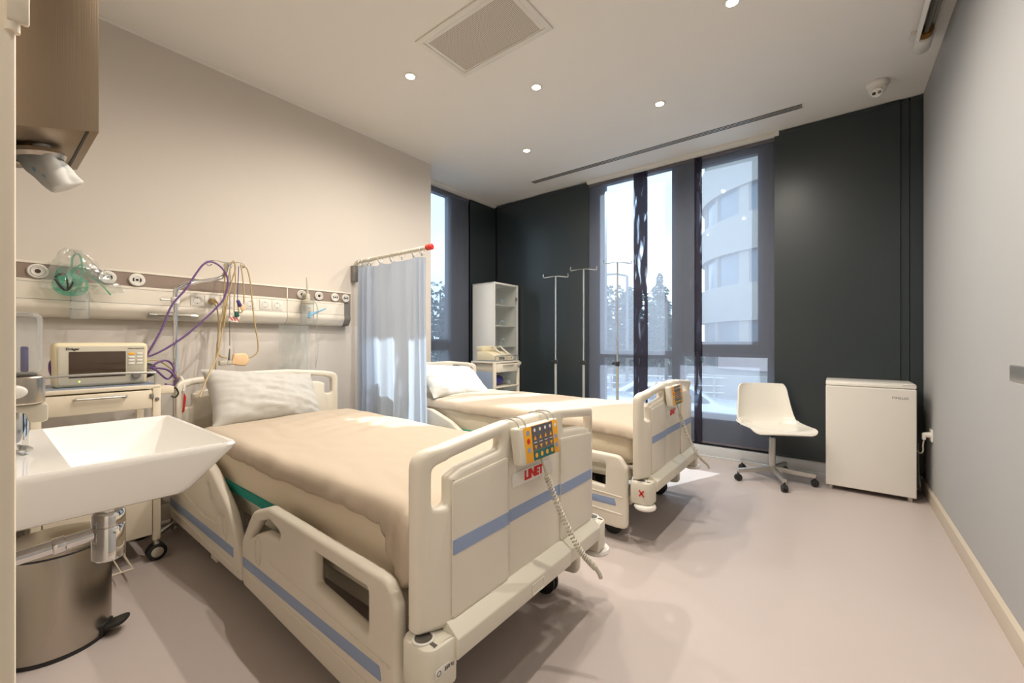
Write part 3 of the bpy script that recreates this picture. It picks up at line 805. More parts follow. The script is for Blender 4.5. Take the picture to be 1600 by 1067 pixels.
# ================================================================== CURTAIN
cu = thing('curtain_rail', 'grey swing arm curtain rail with a red end cap, fixed to the left wall', 'curtain rail', (XL, 2.06, 1.84))
q = B(); q.tube([(.03, 0, -.07), (.04, 0, -.02), (.075, 0, 0), (.14, 0, 0)], .018, 12, 6); q.cyl((.12, 0, 0), (1.0, 0, 0), .0155, n=16); obj('rod', q, m_cream2, cu)
q = B(); q.b2(0, .055, -.03, .03, -.17, -.03, .006); obj('bracket', q, m_grey, cu)
q = B(); q.cyl((.20, 0, 0), (.24, 0, 0), .018, n=16, bev=.002); q.cyl((.26, 0, 0), (.275, 0, 0), .02, n=16, bev=.002); obj('collar', q, m_cream2, cu)
q = B(); q.lathe([(.016, 0), (.022, .004), (.022, .02), (.018, .024), (.022, .030), (.023, .054), (.015, .063), (0, .064)], (.985, 0, 0), (1, 0, 0), 20); obj('end_cap', q, m_red, cu)
ringx = [.12, .15, .18, .22, .27, .40, .55, .69, .83, .93]
for i, x in enumerate(ringx):
    r_ = B(); tl = random.uniform(-.5, .5)
    pts = [(XL+x+.028*math.sin(a)*math.sin(tl), 2.06+.028*math.sin(a)*math.cos(tl), 1.838+.028*math.cos(a)-.012) for a in [k*PI/9 for k in range(18)]]
    r_.tube(pts, .003, 6, closed=True)
    r_.b2(XL+x-.003, XL+x+.003, 2.054, 2.066, 1.785, 1.808, .001)
    tag(obj('curtain_ring', r_, m_satin), 'curtain ring hanging on the swing arm rail above the blue curtain', 'curtain ring', 'rings of the blue curtain')
q = B()
CX0, CX1 = XL+.075, XL+.955
def cur(u, v):
    z = 1.785-v*1.43
    if u < .5: x = CX0+(u/.5)*.22
    else: x = CX0+.22+(u-.5)/.5*(CX1-CX0-.22)
    k = 1-.25*v
    if u < .5: y = .038*math.sin(u*2*PI*7.0)*(.75+.25*v)
    else:
        s = (u-.5)/.5
        y = (.012+.014*v)*math.sin(s*2*PI*3.3+.6)+.008*math.sin(s*2*PI*8)*v
        if s > .86: y += .022*math.sin((s-.86)/.14*2*PI*1.6)
    sag = 0
    for rx in ringx: pass
    if u >= .5: sag = -.010*abs(math.sin((x-XL)*PI/.145))*max(0, 1-v*12)
    y += .010*noise.noise(Vector((x*6, z*1.5, 3)))*v
    return Vector((x+.01*math.sin(z*3)*v, 2.06+y, z+sag))
q.grid(260, 40, cur)
q2 = B()
o = obj('curtain', q, m_curtain, None, 80)
tag(o, 'pale blue curtain hanging between the two beds from the swing arm', 'curtain')

# ================================================================== FRONT WALL: SINK, TAP, DISPENSERS, BIN
sk = thing('wash_basin', 'white rectangular ceramic basin on the near left wall', 'sink', (0, 0, 0))
SX0, SX1, SY1, ST = -1.80, -1.185, .405, .89
q = B()
def loopz(x0, x1, y0, y1, z): return [Vector((x0, y0, z)), Vector((x1, y0, z)), Vector((x1, y1, z)), Vector((x0, y1, z))]
def rrect(x0, x1, y0, y1, z, r, n=5, zf=None):
    pts = fillet([(x0, y0, .001), (x1, y0, .001), (x1, y1, r), (x0, y1, r)], r, n)
    return [Vector((p.x, p.y, zf(p.y) if zf else z)) for p in pts]
def skin(q, loops, cap0=True, cap1=True):
    R = [[q._v(p) for p in lp] for lp in loops]
    n = len(R[0])
    for a, b_ in zip(R, R[1:]):
        for k in range(n): q._f([a[k], a[(k+1) % n], b_[(k+1) % n], b_[k]])
    if cap0: q._f(R[0][::-1])
    if cap1: q._f(R[-1])
L = []
L.append(rrect(SX0+.03, SX1-.012, .004, .296, .788, .02))
L.append(rrect(SX0+.012, SX1-.004, .004, .306, .792, .03))
L.append(rrect(SX0+.004, SX1-.001, .004, .318, .802, .03))
L.append(rrect(SX0, SX1, .004, SY1-.006, ST-.016, .03))
L.append(rrect(SX0, SX1, .004, SY1, ST-.006, .03))
L.append(rrect(SX0+.004, SX1-.004, .004, SY1-.004, ST, .027))
L.append(rrect(SX0+.014, SX1-.014, .115, SY1-.014, ST, .022))
L.append(rrect(SX0+.019, SX1-.019, .119, SY1-.019, ST-.005, .022))
L.append(rrect(SX0+.06, SX1-.05, .15, SY1-.10, ST-.075, .04))
L.append(rrect(SX0+.10, SX1-.09, .17, SY1-.13, ST-.088, .03))
skin(q, L, True, True)
obj('basin', q, m_ceramic, sk, 38)
q = B(); q.lathe([(.022, 0), (.022, .003), (.016, .004), (0, .004)], (-1.49, .22, ST-.0885), (0, 0, 1), 24); obj('drain', q, m_chrome, sk)
q = B(); q.lathe([(.012, 0), (.012, .003), (.006, .003), (.006, .001), (0, .001)], (-1.49, .121, ST-.03), (0, 1, -.1), 18); obj('overflow', q, m_dkfr, sk)
q = B(); q.cyl((-1.5, .212, .70), (-1.5, .212, .79), .026, n=24); q.cyl((-1.5, .212, .705), (-1.5, .212, .735), .031, n=28, bev=.002); q.lathe([(.0, 0), (.028, 0), (.033, .006), (.033, .085), (.031, .088), (.033, .09), (.033, .118), (.029, .124), (.024, .125)], (-1.5, .212, .575), (0, 0, 1), 32); obj('bottle_trap', q, m_chrome, sk)
q = B(); q.tube([(-1.5, .20, .648), (-1.5, .10, .640), (-1.5, .003, .632)], .016, 16); q.cyl((-1.5, .112, .641), (-1.5, .135, .643), .019, n=20, bev=.002); q.lathe([(.017, 0), (.04, .002), (.036, .012), (.017, .016)], (-1.5, .001, .632), (0, 1, 0), 24); obj('waste_pipe', q, m_chrome, sk)
tp = thing('basin_tap', 'chrome single lever tap on the basin ledge below the soap dispenser', 'tap', (-1.46, .052, ST))
q = B(); q.lathe([(.0, 0), (.027, 0), (.027, .006), (.023, .009), (.0225, .13), (.02, .135), (0, .136)], (0, 0, 0), (0, 0, 1), 28); q.tube([(0, .0, .085), (-.05, .008, .10), (-.10, .012, .095), (-.115, .012, .07)], .011, 12, 6); obj('body', q, m_chrome, tp)
q = B(); q.lathe([(0, .0), (.024, .0), (.024, .03), (.018, .04), (0, .042)], (0, 0, .137), (0, 0, 1), 24); q.tube([(0, .0, .165), (0, -.03, .20)], .006, 10); obj('lever', q, m_chrome, tp)
q = B(); q.cyl((.025, .015, .012), (.055, .02, .012), .006, n=12, bev=.001); obj('lift_knob', q, m_satin, tp)

sd = thing('soap_dispenser', 'soap dispenser with clear tank and steel body on the left wall', 'soap dispenser', (-1.345, .0, .965))
SW = .055
def rr_prism(q, x0, x1, y0, y1, z0, z1, r, rim=.006):
    q.plate(fillet([(x0, y0, .002), (x1, y0, .002), (x1, y1, r), (x0, y1, r)], r, 6), [], lambda u, v, w: (u, v, z0+w), z1-z0, rim, steps=3)
q = B(); rr_prism(q, -SW, SW, .004, .086, .107, .235, .028, .014); obj('tank', q, m_clear, sd)
q = B(); rr_prism(q, -SW+.008, SW-.008, .010, .078, .104, .109, .02, .002); obj('tank_floor', q, m_grey, sd)
q = B(); q.b2(.02, .034, .055, .066, .112, .165, .003); obj('pump', q, m_navy, sd)
q = B(); rr_prism(q, -SW-.002, SW+.002, .002, .089, .046, .104, .03, .005); obj('body', q, m_steel, sd)
q = B(); q.plate(fillet([(.03, .046, .004), (.03, .034, .004), (.06, .030, .01), (.066, .008, .008), (.092, .008, .008), (.092, .046, .006)], .008), [], lambda u, v, w: (-SW+.008+w, u, v), .094, .004); obj('push_bar', q, m_bezel, sd)
q = B(); q.sph((SW+.002, .040, .074), (.008, .024, .015), 20, 12); obj('button', q, m_white, sd)

pd = thing('steel_dispenser', 'brushed steel wall dispenser with a printed tissue hanging out below', 'dispenser', (0, 0, 0))
q = B()
DX0, DX1, DY1, DZ = -1.51, -1.2, .155, 1.572
q.plate([Vector(p) for p in ((.003, DZ-.042), (DY1, DZ), (DY1, 2.02), (.003, 2.02))], [], lambda u, v, w: (DX0+w, u, v), DX1-DX0, .0015)
obj('casing', q, m_steelv, pd)
q = B(); q.plate([Vector(p) for p in ((DY1-.018, DZ-.0065), (DY1-.014, DZ-.0055), (DY1-.014, DZ-.001), (DY1-.018, DZ-.002))], [], lambda u, v, w: (DX0+.003+w, u, v), DX1-DX0-.006, .0002); obj('door_gap', q, m_dark, pd)
q = B(); q.lathe([(.035, .0), (.047, .003), (.05, .012), (.045, .02), (.035, .018), (.033, -.004), (.035, 0)], (-1.345, .072, DZ-.027), (0, .25, -1), 32, caps=False); obj('collar', q, m_steel, pd)
q = B()
pth = smoothpath([(-1.345, .074, 1.566), (-1.342, .080, 1.54), (-1.335, .097, 1.512), (-1.328, .116, 1.482), (-1.325, .126, 1.476)], 8)
wid = [.028, .036, .04, .034, .024, .012]
def tis(u, v):
    f = v*(len(pth)-1); k = min(int(f), len(pth)-2); p = pth[k].lerp(pth[k+1], f-k)
    w_ = .034*(1-.2*v)*(math.sqrt(max(0, 1-max(0, (v-.8)/.2)**2)) if v > .8 else 1)+.002
    a = u*2*PI
    rr = 1+.18*math.sin(3*a+v*4)+.10*noise.noise(Vector((math.cos(a)*2, math.sin(a)*2, v*6)))
    return p+Vector((w_*rr*math.cos(a), w_*.75*rr*math.sin(a), w_*.5*rr*math.sin(a)))
q.grid(36, 26, tis, True)
mt = m_tissue.copy(); mt.name = 'printed tissue'; nt = mt.node_tree; pb = nt.nodes['Principled BSDF']
tc = nt.nodes.new('ShaderNodeTexCoord'); n_ = nt.nodes.new('ShaderNodeTexNoise'); n_.inputs['Scale'].default_value = 38; n_.inputs['Detail'].default_value = 1
rp = nt.nodes.new('ShaderNodeMapRange'); rp.inputs[1].default_value = .60; rp.inputs[2].default_value = .66
mx = nt.nodes.new('ShaderNodeMix'); mx.data_type = 'RGBA'; mx.inputs[6].default_value = (*lin((230, 228, 222)), 1); mx.inputs[7].default_value = (*lin((150, 185, 210)), 1)
nt.links.new(tc.outputs['Object'], n_.inputs['Vector']); nt.links.new(n_.outputs['Fac'], rp.inputs[0]); nt.links.new(rp.outputs[0], mx.inputs[0]); nt.links.new(mx.outputs[2], pb.inputs['Base Color'])
tag(obj('tissue', q, mt, None, 80), 'white tissue with blue print hanging from the steel dispenser', 'tissue')

mi = thing('wall_mirror', 'wall mirror with green glass edge above the basin', 'mirror', (0, 0, 0))
q = B(); q.b2(-1.9, -1.225, .034, .045, 1.298, 1.95); obj('glass_edge', q, m_mirrore, mi)
q = B(); q.b2(-1.898, -1.227, .0452, .0458, 1.3, 1.948); obj('reflective_face', q, m_mirror, mi)
q = B()
for x in (-1.8, -1.35):
    for z in (1.4, 1.85): q.cyl((x, 0, z), (x, .034, z), .012, n=12)
obj('standoff', q, m_chrome, mi)

bn = thing('pedal_bin', 'round brushed steel pedal bin on the floor under the basin', 'bin', (-2.33, .188, 0))
q = B(); q.lathe([(0, .012), (.145, .012), (.149, .016), (.15, .365), (.148, .37), (0, .37)], n=56); obj('body', q, m_steel, bn)
q = B(); q.lathe([(.13, 0), (.148, 0), (.15, .004), (.15, .014), (.13, .016)], n=48); obj('base_ring', q, m_dark, bn)
q = B(); q.lathe([(.149, .372), (.151, .375), (.151, .388), (.147, .396), (.10, .408), (0, .412)], n=56); lid = obj('lid', q, m_steel, bn)
q = B(); q.lathe([(.1505, .369), (.1525, .37), (.1525, .375), (.1505, .376)], n=48, caps=False); obj('rim', q, m_dark, bn)
q = B(); M_ = Matrix.Rotation(math.radians(-33), 4, 'Z'); q.M = M_
q.plate(fillet([(-.032, .14, .004), (.032, .14, .004), (.042, .215, .035), (-.042, .215, .035)], .02, 6), [], lambda u, v, w: (u, v, .022+w+(v-.14)*.25), .016, .006); q.b2(-.036, .036, .138, .154, .008, .05, .006); obj('pedal', q, m_dark, bn)

# ================================================================== TROLLEYS
def trolley(name, label, loc, W, D, deep, group):
    r = thing(name, label, 'trolley', loc, 0, group)
    x0, x1, y0, y1 = -D/2, D/2, -W/2, W/2
    for x in (x0, x1-.03):
        for y in (y0, y1-.033): q = B(); q.b2(x, x+.03, y, y+.033, .105, .905, .004); obj('post', q, m_trolley, r)
    q = B(); q.b2(x0, x1, y0, y1, .895, .915, .004); obj('top_frame', q, m_trolley, r)
    q = B(); q.b2(x0+.012, x1-.012, y0+.012, y1-.012, .9145, .918); obj('tray', q, m_trtop, r)
    q = B(); zz = .978
    q.tube([(x1-.01, y1-.02, .915), (x1-.01, y1-.02, zz-.01), (x1-.005, y1-.045, zz), (x1-.0, 0, zz+.004), (x1-.005, y0+.045, zz), (x1-.01, y0+.02, zz-.01), (x1-.01, y0+.02, .915)], .006, 10, 4)
    q.tube([(x0+.01, y1-.02, .915), (x0+.01, y1-.02, zz), (x0+.05, y1-.015, zz+.002), (x1-.05, y1-.015, zz), (x1-.02, y1-.018, .916)], .006, 10, 4)
    obj('guard_rail', q, m_satin, r)
    q = B(); q.b2(x0+.03, x1+.004, y0+.036, y1-.036, .795, .888, .004); dr = obj('drawer', q, m_trolley, r)
    q = B(); q.tube([(x1+.004, -.09, .868), (x1+.022, -.085, .868), (x1+.022, .085, .868), (x1+.004, .09, .868)], .006, 8); obj('handle', q, m_satin, dr)
    q = B(); q.b2(x1, x1+.008, y1-.046, y1-.03, .845, .87, .002); q.lathe([(.009, 0), (.009, .004), (0, .006)], (x1, y1-.016, .84), (1, 0, 0), 14); obj('latch', q, m_grey, dr)
    q = B(); q.b2(x0, x1, y0+.01, y1-.01, .62, .632, .003)
    obj('shelf', q, m_trolley, r)
    if deep:
        q = B(); q.b2(x0+.01, x1-.004, y0+.034, y1-.034, .135, .48, .005); lo = obj('cabinet', q, m_trolley, r)
        q = B(); q.b2(x1-.004, x1+.004, y0+.036, y1-.036, .14, .475, .003); obj('door', q, m_trolley, lo)
        q = B()
        for k in range(5): q.tube([(x1-.02, y1-.30+k*.03, .06), (x1+.17, y1-.30+k*.03, .06)], .003, 6)
        q.tube([(x1-.02, y1-.33, .062), (x1+.17, y1-.33, .062), (x1+.17, y1-.14, .062), (x1-.02, y1-.14, .062)], .005, 6); q.tube([(x1-.02, y1-.14, .062), (x1-.02, y1-.14, .13)], .005, 6)
        obj('wire_basket', q, m_trolley, r)
    else:
        q = B(); q.b2(x0, x1, y0+.01, y1-.01, .30, .312, .003); obj('shelf', q, m_trolley, r)
        q = B(); q.b2(x0, x0+.012, y0+.03, y1-.03, .312, .80, .002); q.b2(x0+.03, x1-.03, y0+.004, y0+.012, .30, .80, .002); obj('side_panel', q, m_trtop, r)
    q = B(); q.b2(x1-.12, x1-.02, y1, y1+.06, .862, .9, .004); obj('side_bracket', q, m_trolley, r)
    q = B(); q.tube([(x1-.06, y1+.06, .88), (x1-.055, y1+.075, .885), (x1-.05, y1+.085, .855), (x1-.05, y1+.07, .835), (x1-.05, y1+.055, .845)], .004, 8, 6); obj('hook', q, m_dark, r)
    for x in (x0+.015, x1-.015):
        for y in (y0+.016, y1-.016):
            q = B(); q.cyl((x, y, .07), (x, y, .11), .012, n=12); q.b2(x-.02, x+.02, y-.012, y+.012, .05, .09, .008); c_ = obj('castor', q, m_satin, r)
            q = B()
            for s2 in (-1, 1): q.cyl((x+s2*.017-.009, y, .042), (x+s2*.017+.009, y, .042), .042, n=28, bev=.006)
            wh = obj('wheel', q, m_dark, c_); q = B(); q.cyl((x-.0275, y, .042), (x+.0275, y, .042), .026, n=24, bev=.002); obj('hub', q, m_bezel, wh)
    return r
trolley('medical_trolley', 'cream medical trolley by the left wall carrying the patient monitor', (-2.995, .37, 0), .45, .39, True, 'medical trolleys')
trolley('medical_trolley', 'cream medical trolley in the corner in front of the glass cabinet', (-3.145, 3.735, 0), .46, .36, False, 'medical trolleys')

mo = thing('patient_monitor', 'beige patient monitor with dark screen standing on the near trolley', 'monitor', (-2.99, .39, .9185))
q = B(); q.plate(fillet([(-.168, .0, .02), (.168, .0, .02), (.172, .215, .025), (-.172, .215, .025)], .02, 6), [], lambda u, v, w: (-.05+w, u, v), .15, .018, steps=3); obj('case', q, m_monitor, mo)
q = B(); q.plate(fillet([(-.155, .012), (.155, .012), (.157, .198), (-.157, .198)], .012, 5), [], lambda u, v, w: (.098+w, u, v), .005, .002); obj('fascia', q, m_bezel, mo)
q = B(); q.plate(fillet([(-.12, .045), (.082, .045), (.082, .172), (-.12, .172)], .003), [], lambda u, v, w: (.1025+w, u, v), .002, .0006); obj('screen', q, m_screen, mo)
q = B(); q.plate([Vector(p) for p in ((.088, .07), (.153, .07), (.153, .175), (.088, .175))], [], lambda u, v, w: (.1028+w, u, v), .0012, .0003); obj('key_field', q, m_bezel, mo)
for i in range(4):
    for k in range(2):
        q = B(); q.b2(.1035, .1062, .092+k*.032, .115+k*.032, .153-i*.017, .164-i*.017, .001)
        kk = obj('key', q, m_orange if (i == 0 and k == 0) else m_white, mo)
        if i == 0 and k == 0: kk['label'] = 'orange alarm key'
q = B(); q.lathe([(.018, 0), (.018, .012), (.014, .016), (0, .016)], (.103, .122, .047), (1, 0, 0), 24); obj('knob', q, m_grey, mo)
q = B(); q.lathe([(.003, 0), (0, .001)], (.1035, -.085, .027), (1, 0, 0), 12, caps=False); obj('status_light', q, m_led, mo)
text('lettering', 'Dräger', .016, m_print, mo, (.1036, -.107, .185), FX, bold=.0004)
text('lettering', 'Infinity Gamma XL', .0085, m_print, mo, (.1036, .122, .186), FX)

# ================================================================== HOOK STAND AND ITS LEADS
st = thing('hook_stand', 'chrome hook stand beside the near trolley with leads hanging on it', 'stand', (-3.12, .73, 0))
q = B(); q.tube([(0, 0, .03), (0, 0, .7), (0, 0, 1.30), (0, 0, 1.42), (0, .008, 1.455), (0, .045, 1.485), (0, .11, 1.51), (0, .20, 1.535), (0, .245, 1.56), (0, .262, 1.60), (0, .27, 1.645)], .0125, 14, 5); obj('pole', q, m_chrome, st)
q = B()
q.tube([(0, .16, 1.645), (0, .2, 1.655), (0, .27, 1.65), (0, .34, 1.662), (0, .37, 1.645), (0, .355, 1.628)], .004, 8, 5)
q.tube([(0, .16, 1.645), (0, .15, 1.632), (0, .17, 1.618), (0, .185, 1.63)], .004, 8, 5)
q.tube([(.07, .27, 1.63), (.06, .27, 1.612), (.03, .27, 1.64), (-.05, .27, 1.65), (-.07, .27, 1.63)], .004, 8, 5); obj('hook', q, m_chrome, st)
q = B(); q.cyl((0, 0, 1.365), (0, 0, 1.405), .022, n=18, bev=.003); q.tube([(0, -.02, 1.385), (0, -.06, 1.387)], .005, 8); q.sph((0, -.064, 1.387), .009, 10, 8); obj('clamp', q, m_white, st)
q = B()
for a in range(5): q.tube([(0, 0, .06), (.13*math.cos(a*1.2566+.3), .13*math.sin(a*1.2566+.3), .035)], .012, 8)
q.cyl((0, 0, .02), (0, 0, .09), .022, n=16)
for a in range(5): q.cyl((.13*math.cos(a*1.2566+.3), .13*math.sin(a*1.2566+.3), .0), (.13*math.cos(a*1.2566+.3), .13*math.sin(a*1.2566+.3), .04), .018, n=14)
obj('base', q, m_satin, st)

def lead(name, pts, r, m, label, cat='cable', group=None, x=-3.09):
    q = B(); P = []
    for p in pts:
        P.append(onX(p[0], p[1], x+(p[2] if len(p) > 2 else 0)))
    q.tube(P, r, 8, 8)
    return tag(obj(name, q, m, None, 60), label, cat, group)
lead('monitor_cable', [(229, 556), (252, 515), (268, 478), (290, 452), (306, 428), (318, 413), (330, 409), (344, 416), (354, 430), (356, 446), (350, 466), (338, 481), (318, 500), (290, 524), (262, 543), (240, 554), (228, 557)], .0055, m_purple, 'purple monitor lead looped over the hook stand', x=-3.09)
lead('monitor_cable', [(226, 590, .06), (238, 572, .07), (256, 563, .06), (268, 568, .03), (272, 580, .04), (262, 592, .05), (246, 580, .08), (240, 575, .09), (262, 578, .06), (275, 592, .05), (270, 602, .05), (258, 600, .06)], .0055, m_purple, 'coiled purple lead heaped beside the patient monitor')
lead('monitor_cable', [(86, 560, .1), (79, 566, .1), (78, 578, .1), (82, 588, .1)], .0055, m_purple, 'purple lead curving round the back edge of the monitor')
lead('sensor_cable', [(228, 564, .06), (245, 563, .06), (262, 572, .04), (274, 584, .02), (280, 598, .02)], .004, m_beigec, 'beige lead arching over the purple coil by the monitor')
q = B(); q.sph((-3.12, .585, .975), (.05, .06, .045), 20, 12); tag(obj('cable_pouch', q, m_dark), 'black pouch behind the purple lead coil', 'pouch')
bx = -3.1
lead('sensor_cable', [(312, 621, .35), (326, 585, .25), (340, 555, .1), (347, 520), (352, 470), (358, 430), (362, 411), (366, 409), (368, 420), (362, 440), (355, 470), (350, 510)], .0045, m_beigec, 'beige lead running from the hook down across the near pillow', x=bx)
lead('sensor_cable', [(352, 412), (351, 440), (349, 480), (342, 520), (340, 545), (344, 556), (355, 559)], .0045, m_beigec, 'beige lead hanging left of the others from hook to sensor', x=bx)
lead('sensor_cable', [(378, 415), (386, 420), (391, 440), (394, 470), (398, 505), (403, 535), (402, 550), (394, 557), (386, 559)], .0045, m_beigec, 'beige lead in the widest loop from the hook to the tan paddle', x=bx)
lead('sensor_cable', [(367, 412), (368, 440), (366, 470), (366, 488)], .004, m_beigec, 'short beige lead hanging straight from the hook to the striped tag', x=bx)
lead('sensor_cable', [(376, 413), (380, 440), (381, 470), (378, 487), (373, 486), (371, 470)], .004, m_beigec, 'short beige loop hanging below the hook by the sockets', x=bx)
lead('sensor_cable', [(360, 412), (359, 470), (359, 540)], .0022, m_dkfr, 'thin grey lead hanging plumb from the hook to the white sensor', x=bx)
lead('sensor_cable', [(373, 416), (372, 440), (371, 470)], .0025, m_navy, 'thin dark blue lead hanging from the hook end', x=bx)
lead('power_cable', [(333, 472), (339, 482), (342, 510), (339, 545), (337, 575), (339, 592)], .0045, m_beigec, 'beige power cable dropping from the plug behind the headboard', x=-3.21)
q = B(); p = onX(331, 471, XS+.004); q.lathe([(.021, 0), (.022, .004), (.02, .03), (.012, .036), (0, .036)], p, (1, 0, 0), 20); q.tube([p+Vector((.03, 0, 0)), p+Vector((.055, .012, -.006)), p+Vector((.06, .02, -.03))], .006, 8, 4)
tag(obj('power_plug', q, m_beigec), 'beige round plug in the wall rail socket', 'plug')
p = onX(375, 562, bx)
q = B(); q.plate(fillet([(-.055, -.028, .012), (.03, -.045, .03), (.055, -.005, .03), (.035, .045, .03), (-.04, .04, .012)], .02, 6), [], lambda u, v, w: (p.x+w-.01, p.y+u, p.z+v), .025, .009, steps=3); pa = obj('sensor_paddle', q, m_tan); tag(pa, 'tan paddle hanging from a beige lead above the near headboard', 'sensor')
p = onX(352, 567, bx)
q = B(); q.box((p.x, p.y, p.z), (.03, .07, .03), .006); q.box((p.x+.015, p.y+.02, p.z+.003), (.006, .024, .022), .002); se = obj('pressure_sensor', q, m_bezel); tag(se, 'small pale sensor block hanging beside the tan paddle', 'sensor')
q = B(); q.cyl((p.x, p.y+.02, p.z+.012), (p.x, p.y+.025, p.z+.09), .007, .003, n=12); obj('strain_relief', q, m_dkfr, se)
p = onX(366, 497, bx)
q = B(); q.plate([Vector(v) for v in ((-.035, -.02), (.02, -.028), (.035, .012), (-.02, .022))], [], lambda u, v, w: (p.x+w, p.y+u, p.z+v), .002, .0005); tg = obj('striped_tag', q, m_white); tag(tg, 'white tag with red stripes hanging under the hook', 'tag')
q = B()
for k in range(3): q.box((p.x+.0026, p.y-.018+k*.017, p.z-.004), (.001, .006, .03), 0, Matrix.Rotation(.6, 4, 'X'))
obj('stripe', q, m_redp, tg)
q = B(); p = onX(369, 491, bx); q.b2(p.x, p.x+.02, p.y-.012, p.y+.012, p.z-.018, p.z+.018, .004); tag(obj('lead_clip', q, m_green), 'dark green clip on the striped tag', 'clip')
q = B(); p = onX(373, 474, bx); q.box((p.x+.006, p.y, p.z), (.02, .02, .045), .006, Matrix.Rotation(.4, 4, 'X')); q.box((p.x+.006, p.y+.012, p.z-.018), (.014, .03, .014), .004); tag(obj('lead_clip', q, m_navy), 'dark blue clip hanging under the hook by the sockets', 'clip')
q = B(); p = onX(381, 480, bx); q.box((p.x+.006, p.y-.01, p.z), (.016, .03, .05), .008, Matrix.Rotation(.4, 4, 'X')); tag(obj('lead_clip', q, m_tan), 'tan clip in the short beige loop under the hook', 'clip')

# oxygen mask in its bag, hanging on the rail
XMK = XL+.135
mk = thing('oxygen_mask', 'green oxygen mask with black strap hanging in clear film on the rail', 'oxygen mask', (0, 0, 0))
q = B(); c = onX(110, 440, XMK+.02)
def mask(u, v):
    a = u*2*PI; r = (.055*(1-v)+.018*v)*(1+.15*math.cos(2*a)*(1-v)); h = .07*v
    return c+Vector((.012+h*.5, r*1.1*math.cos(a)-h*.5, r*math.sin(a)*1.25+h*.9-.02))
q.grid(28, 10, mask, True); obj('face_piece', q, m_mask, mk)
q = B()
for pts in ([(86, 434), (92, 429), (101, 428), (105, 438), (106, 452), (103, 453), (95, 446), (87, 436)], [(86, 436), (96, 450), (106, 453), (112, 446), (114, 440)]):
    q.tube([onX(a, b_, XMK+.06) for a, b_ in pts], .004, 6, 6)
obj('strap', q, m_dark, mk)
q = B()
for pts in ([(112, 424), (113, 404), (119, 397), (125, 400), (128, 414), (126, 428)], [(115, 422), (128, 414), (140, 430), (154, 440), (168, 455), (173, 461)], [(110, 430), (122, 418), (130, 428), (124, 438), (114, 430)]):
    q.tube([onX(a, b_, XMK+.035) for a, b_ in pts], .0042, 8, 8)
obj('hose', q, m_mask, mk)
q = B()
T0 = [onX(a, b_, XMK+.03) for a, b_ in ((100, 388), (124, 392), (176, 462), (135, 470), (84, 452))]
def bag(sgn):
    def f(u, v):
        a = u*2-1
        z = 1.635-.235*v; hw = .03+.135*v**.8
        yc = .315+.045*v
        bulge = .05*(1-a*a)*math.sin(PI*min(1, v*.95))
        k = .012*noise.noise(Vector((a*4, v*6, sgn*3)))
        return Vector((XMK+.03+sgn*bulge+k, yc+a*hw+.01*noise.noise(Vector((v*5, a, 2))), z+.02*a*a*v+.012*noise.noise(Vector((a*3, v*2, 8)))))
    return f
q.grid(24, 20, bag(1)); q.grid(24, 20, bag(-1)); obj('film_bag', q, m_bag, mk)
hu = thing('humidifier_bottle', 'clear humidifier bottle hanging below the green mask on the rail', 'bottle', (XL+.145, .345, 1.26))
q = B(); q.lathe([(0, .0), (.034, 0), (.038, .006), (.038, .15), (.03, .165), (.03, .18)], n=28, caps=False); obj('bottle', q, m_clear, hu)
q = B(); q.lathe([(.0, .178), (.033, .178), (.033, .2), (.012, .205), (.012, .225), (0, .225)], n=24); q.cyl((-.049, 0, .215), (0, 0, .215), .008, n=12); obj('cap', q, m_bezel, hu)
q = B()
for z in (.055, .098): q.lathe([(.0385, 0), (.0388, .0), (.0388, .0018), (.0385, .0018)], (0, 0, z), n=20, caps=False, a0=-2.3, a1=.6)
obj('level_mark', q, m_print, hu)

# suction bottle with tubing
su = thing('suction_bottle', 'clear graduated bottle on the rail outlet beside the curtain', 'bottle', (XL+.16, 1.575, 1.275))
q = B(); q.lathe([(0, 0), (.042, 0), (.046, .008), (.046, .15), (.044, .16)], n=28, caps=False); obj('bottle', q, m_clear, su)
q = B(); q.lathe([(0, .158), (.048, .158), (.048, .178), (.03, .186), (.018, .19), (.018, .225), (.012, .235), (0, .235)], n=24); q.cyl((-.06, -.01, .225), (0, 0, .225), .014, n=14); q.cyl((0, 0, .235), (0, -.008, .36), .007, .005, n=10); obj('cap', q, m_bezel, su)
q = B()
for z in (.045, .07, .095, .12): q.b2(.0462, .0468, -.022, .002, z, z+.0035)
obj('level_mark', q, m_grey, su)
lead('suction_tube', [(484, 462), (490, 468), (495, 480), (494, 520), (493, 560), (492, 585)], .004, m_clear, 'clear suction tube hanging from the graduated bottle', 'tube', x=-3.17)
lead('suction_tube', [(482, 468), (492, 472), (497, 484), (495, 505), (497, 540), (493, 575)], .003, m_bag, 'thin clear tube dangling beside the suction bottle', 'tube', x=-3.16)
q = B(); p0 = onX(485, 492, -3.18); p1 = onX(509, 482, -3.18); q.tube([p0, p0.lerp(p1, .3), p1], lambda t: .012-.007*t if t > .1 else .008, 10); q.cyl(p0+Vector((0, -.01, -.02)), p0+Vector((0, -.005, .02)), .01, n=10); tag(obj('suction_wand', q, m_bluecl), 'pale blue suction wand on the rail beside the graduated bottle', 'wand')
q = B()
def bag2(sgn):
    def f(u, v):
        a = u*2-1; k = .008*noise.noise(Vector((a*5, v*5, sgn*2.2)))
        return Vector((-3.16+sgn*.012*(1-a*a)+k, 1.44+a*.105+.006*noise.noise(Vector((v*6, 1, 0))), 1.26-.40*v+.006*noise.noise(Vector((a*4, 0, v)))))
    return f
q.grid(16, 24, bag2(1)); q.grid(16, 24, bag2(-1)); tag(obj('film_bag', q, m_bag), 'empty clear film bag hanging below the rail behind the near headboard', 'bag')

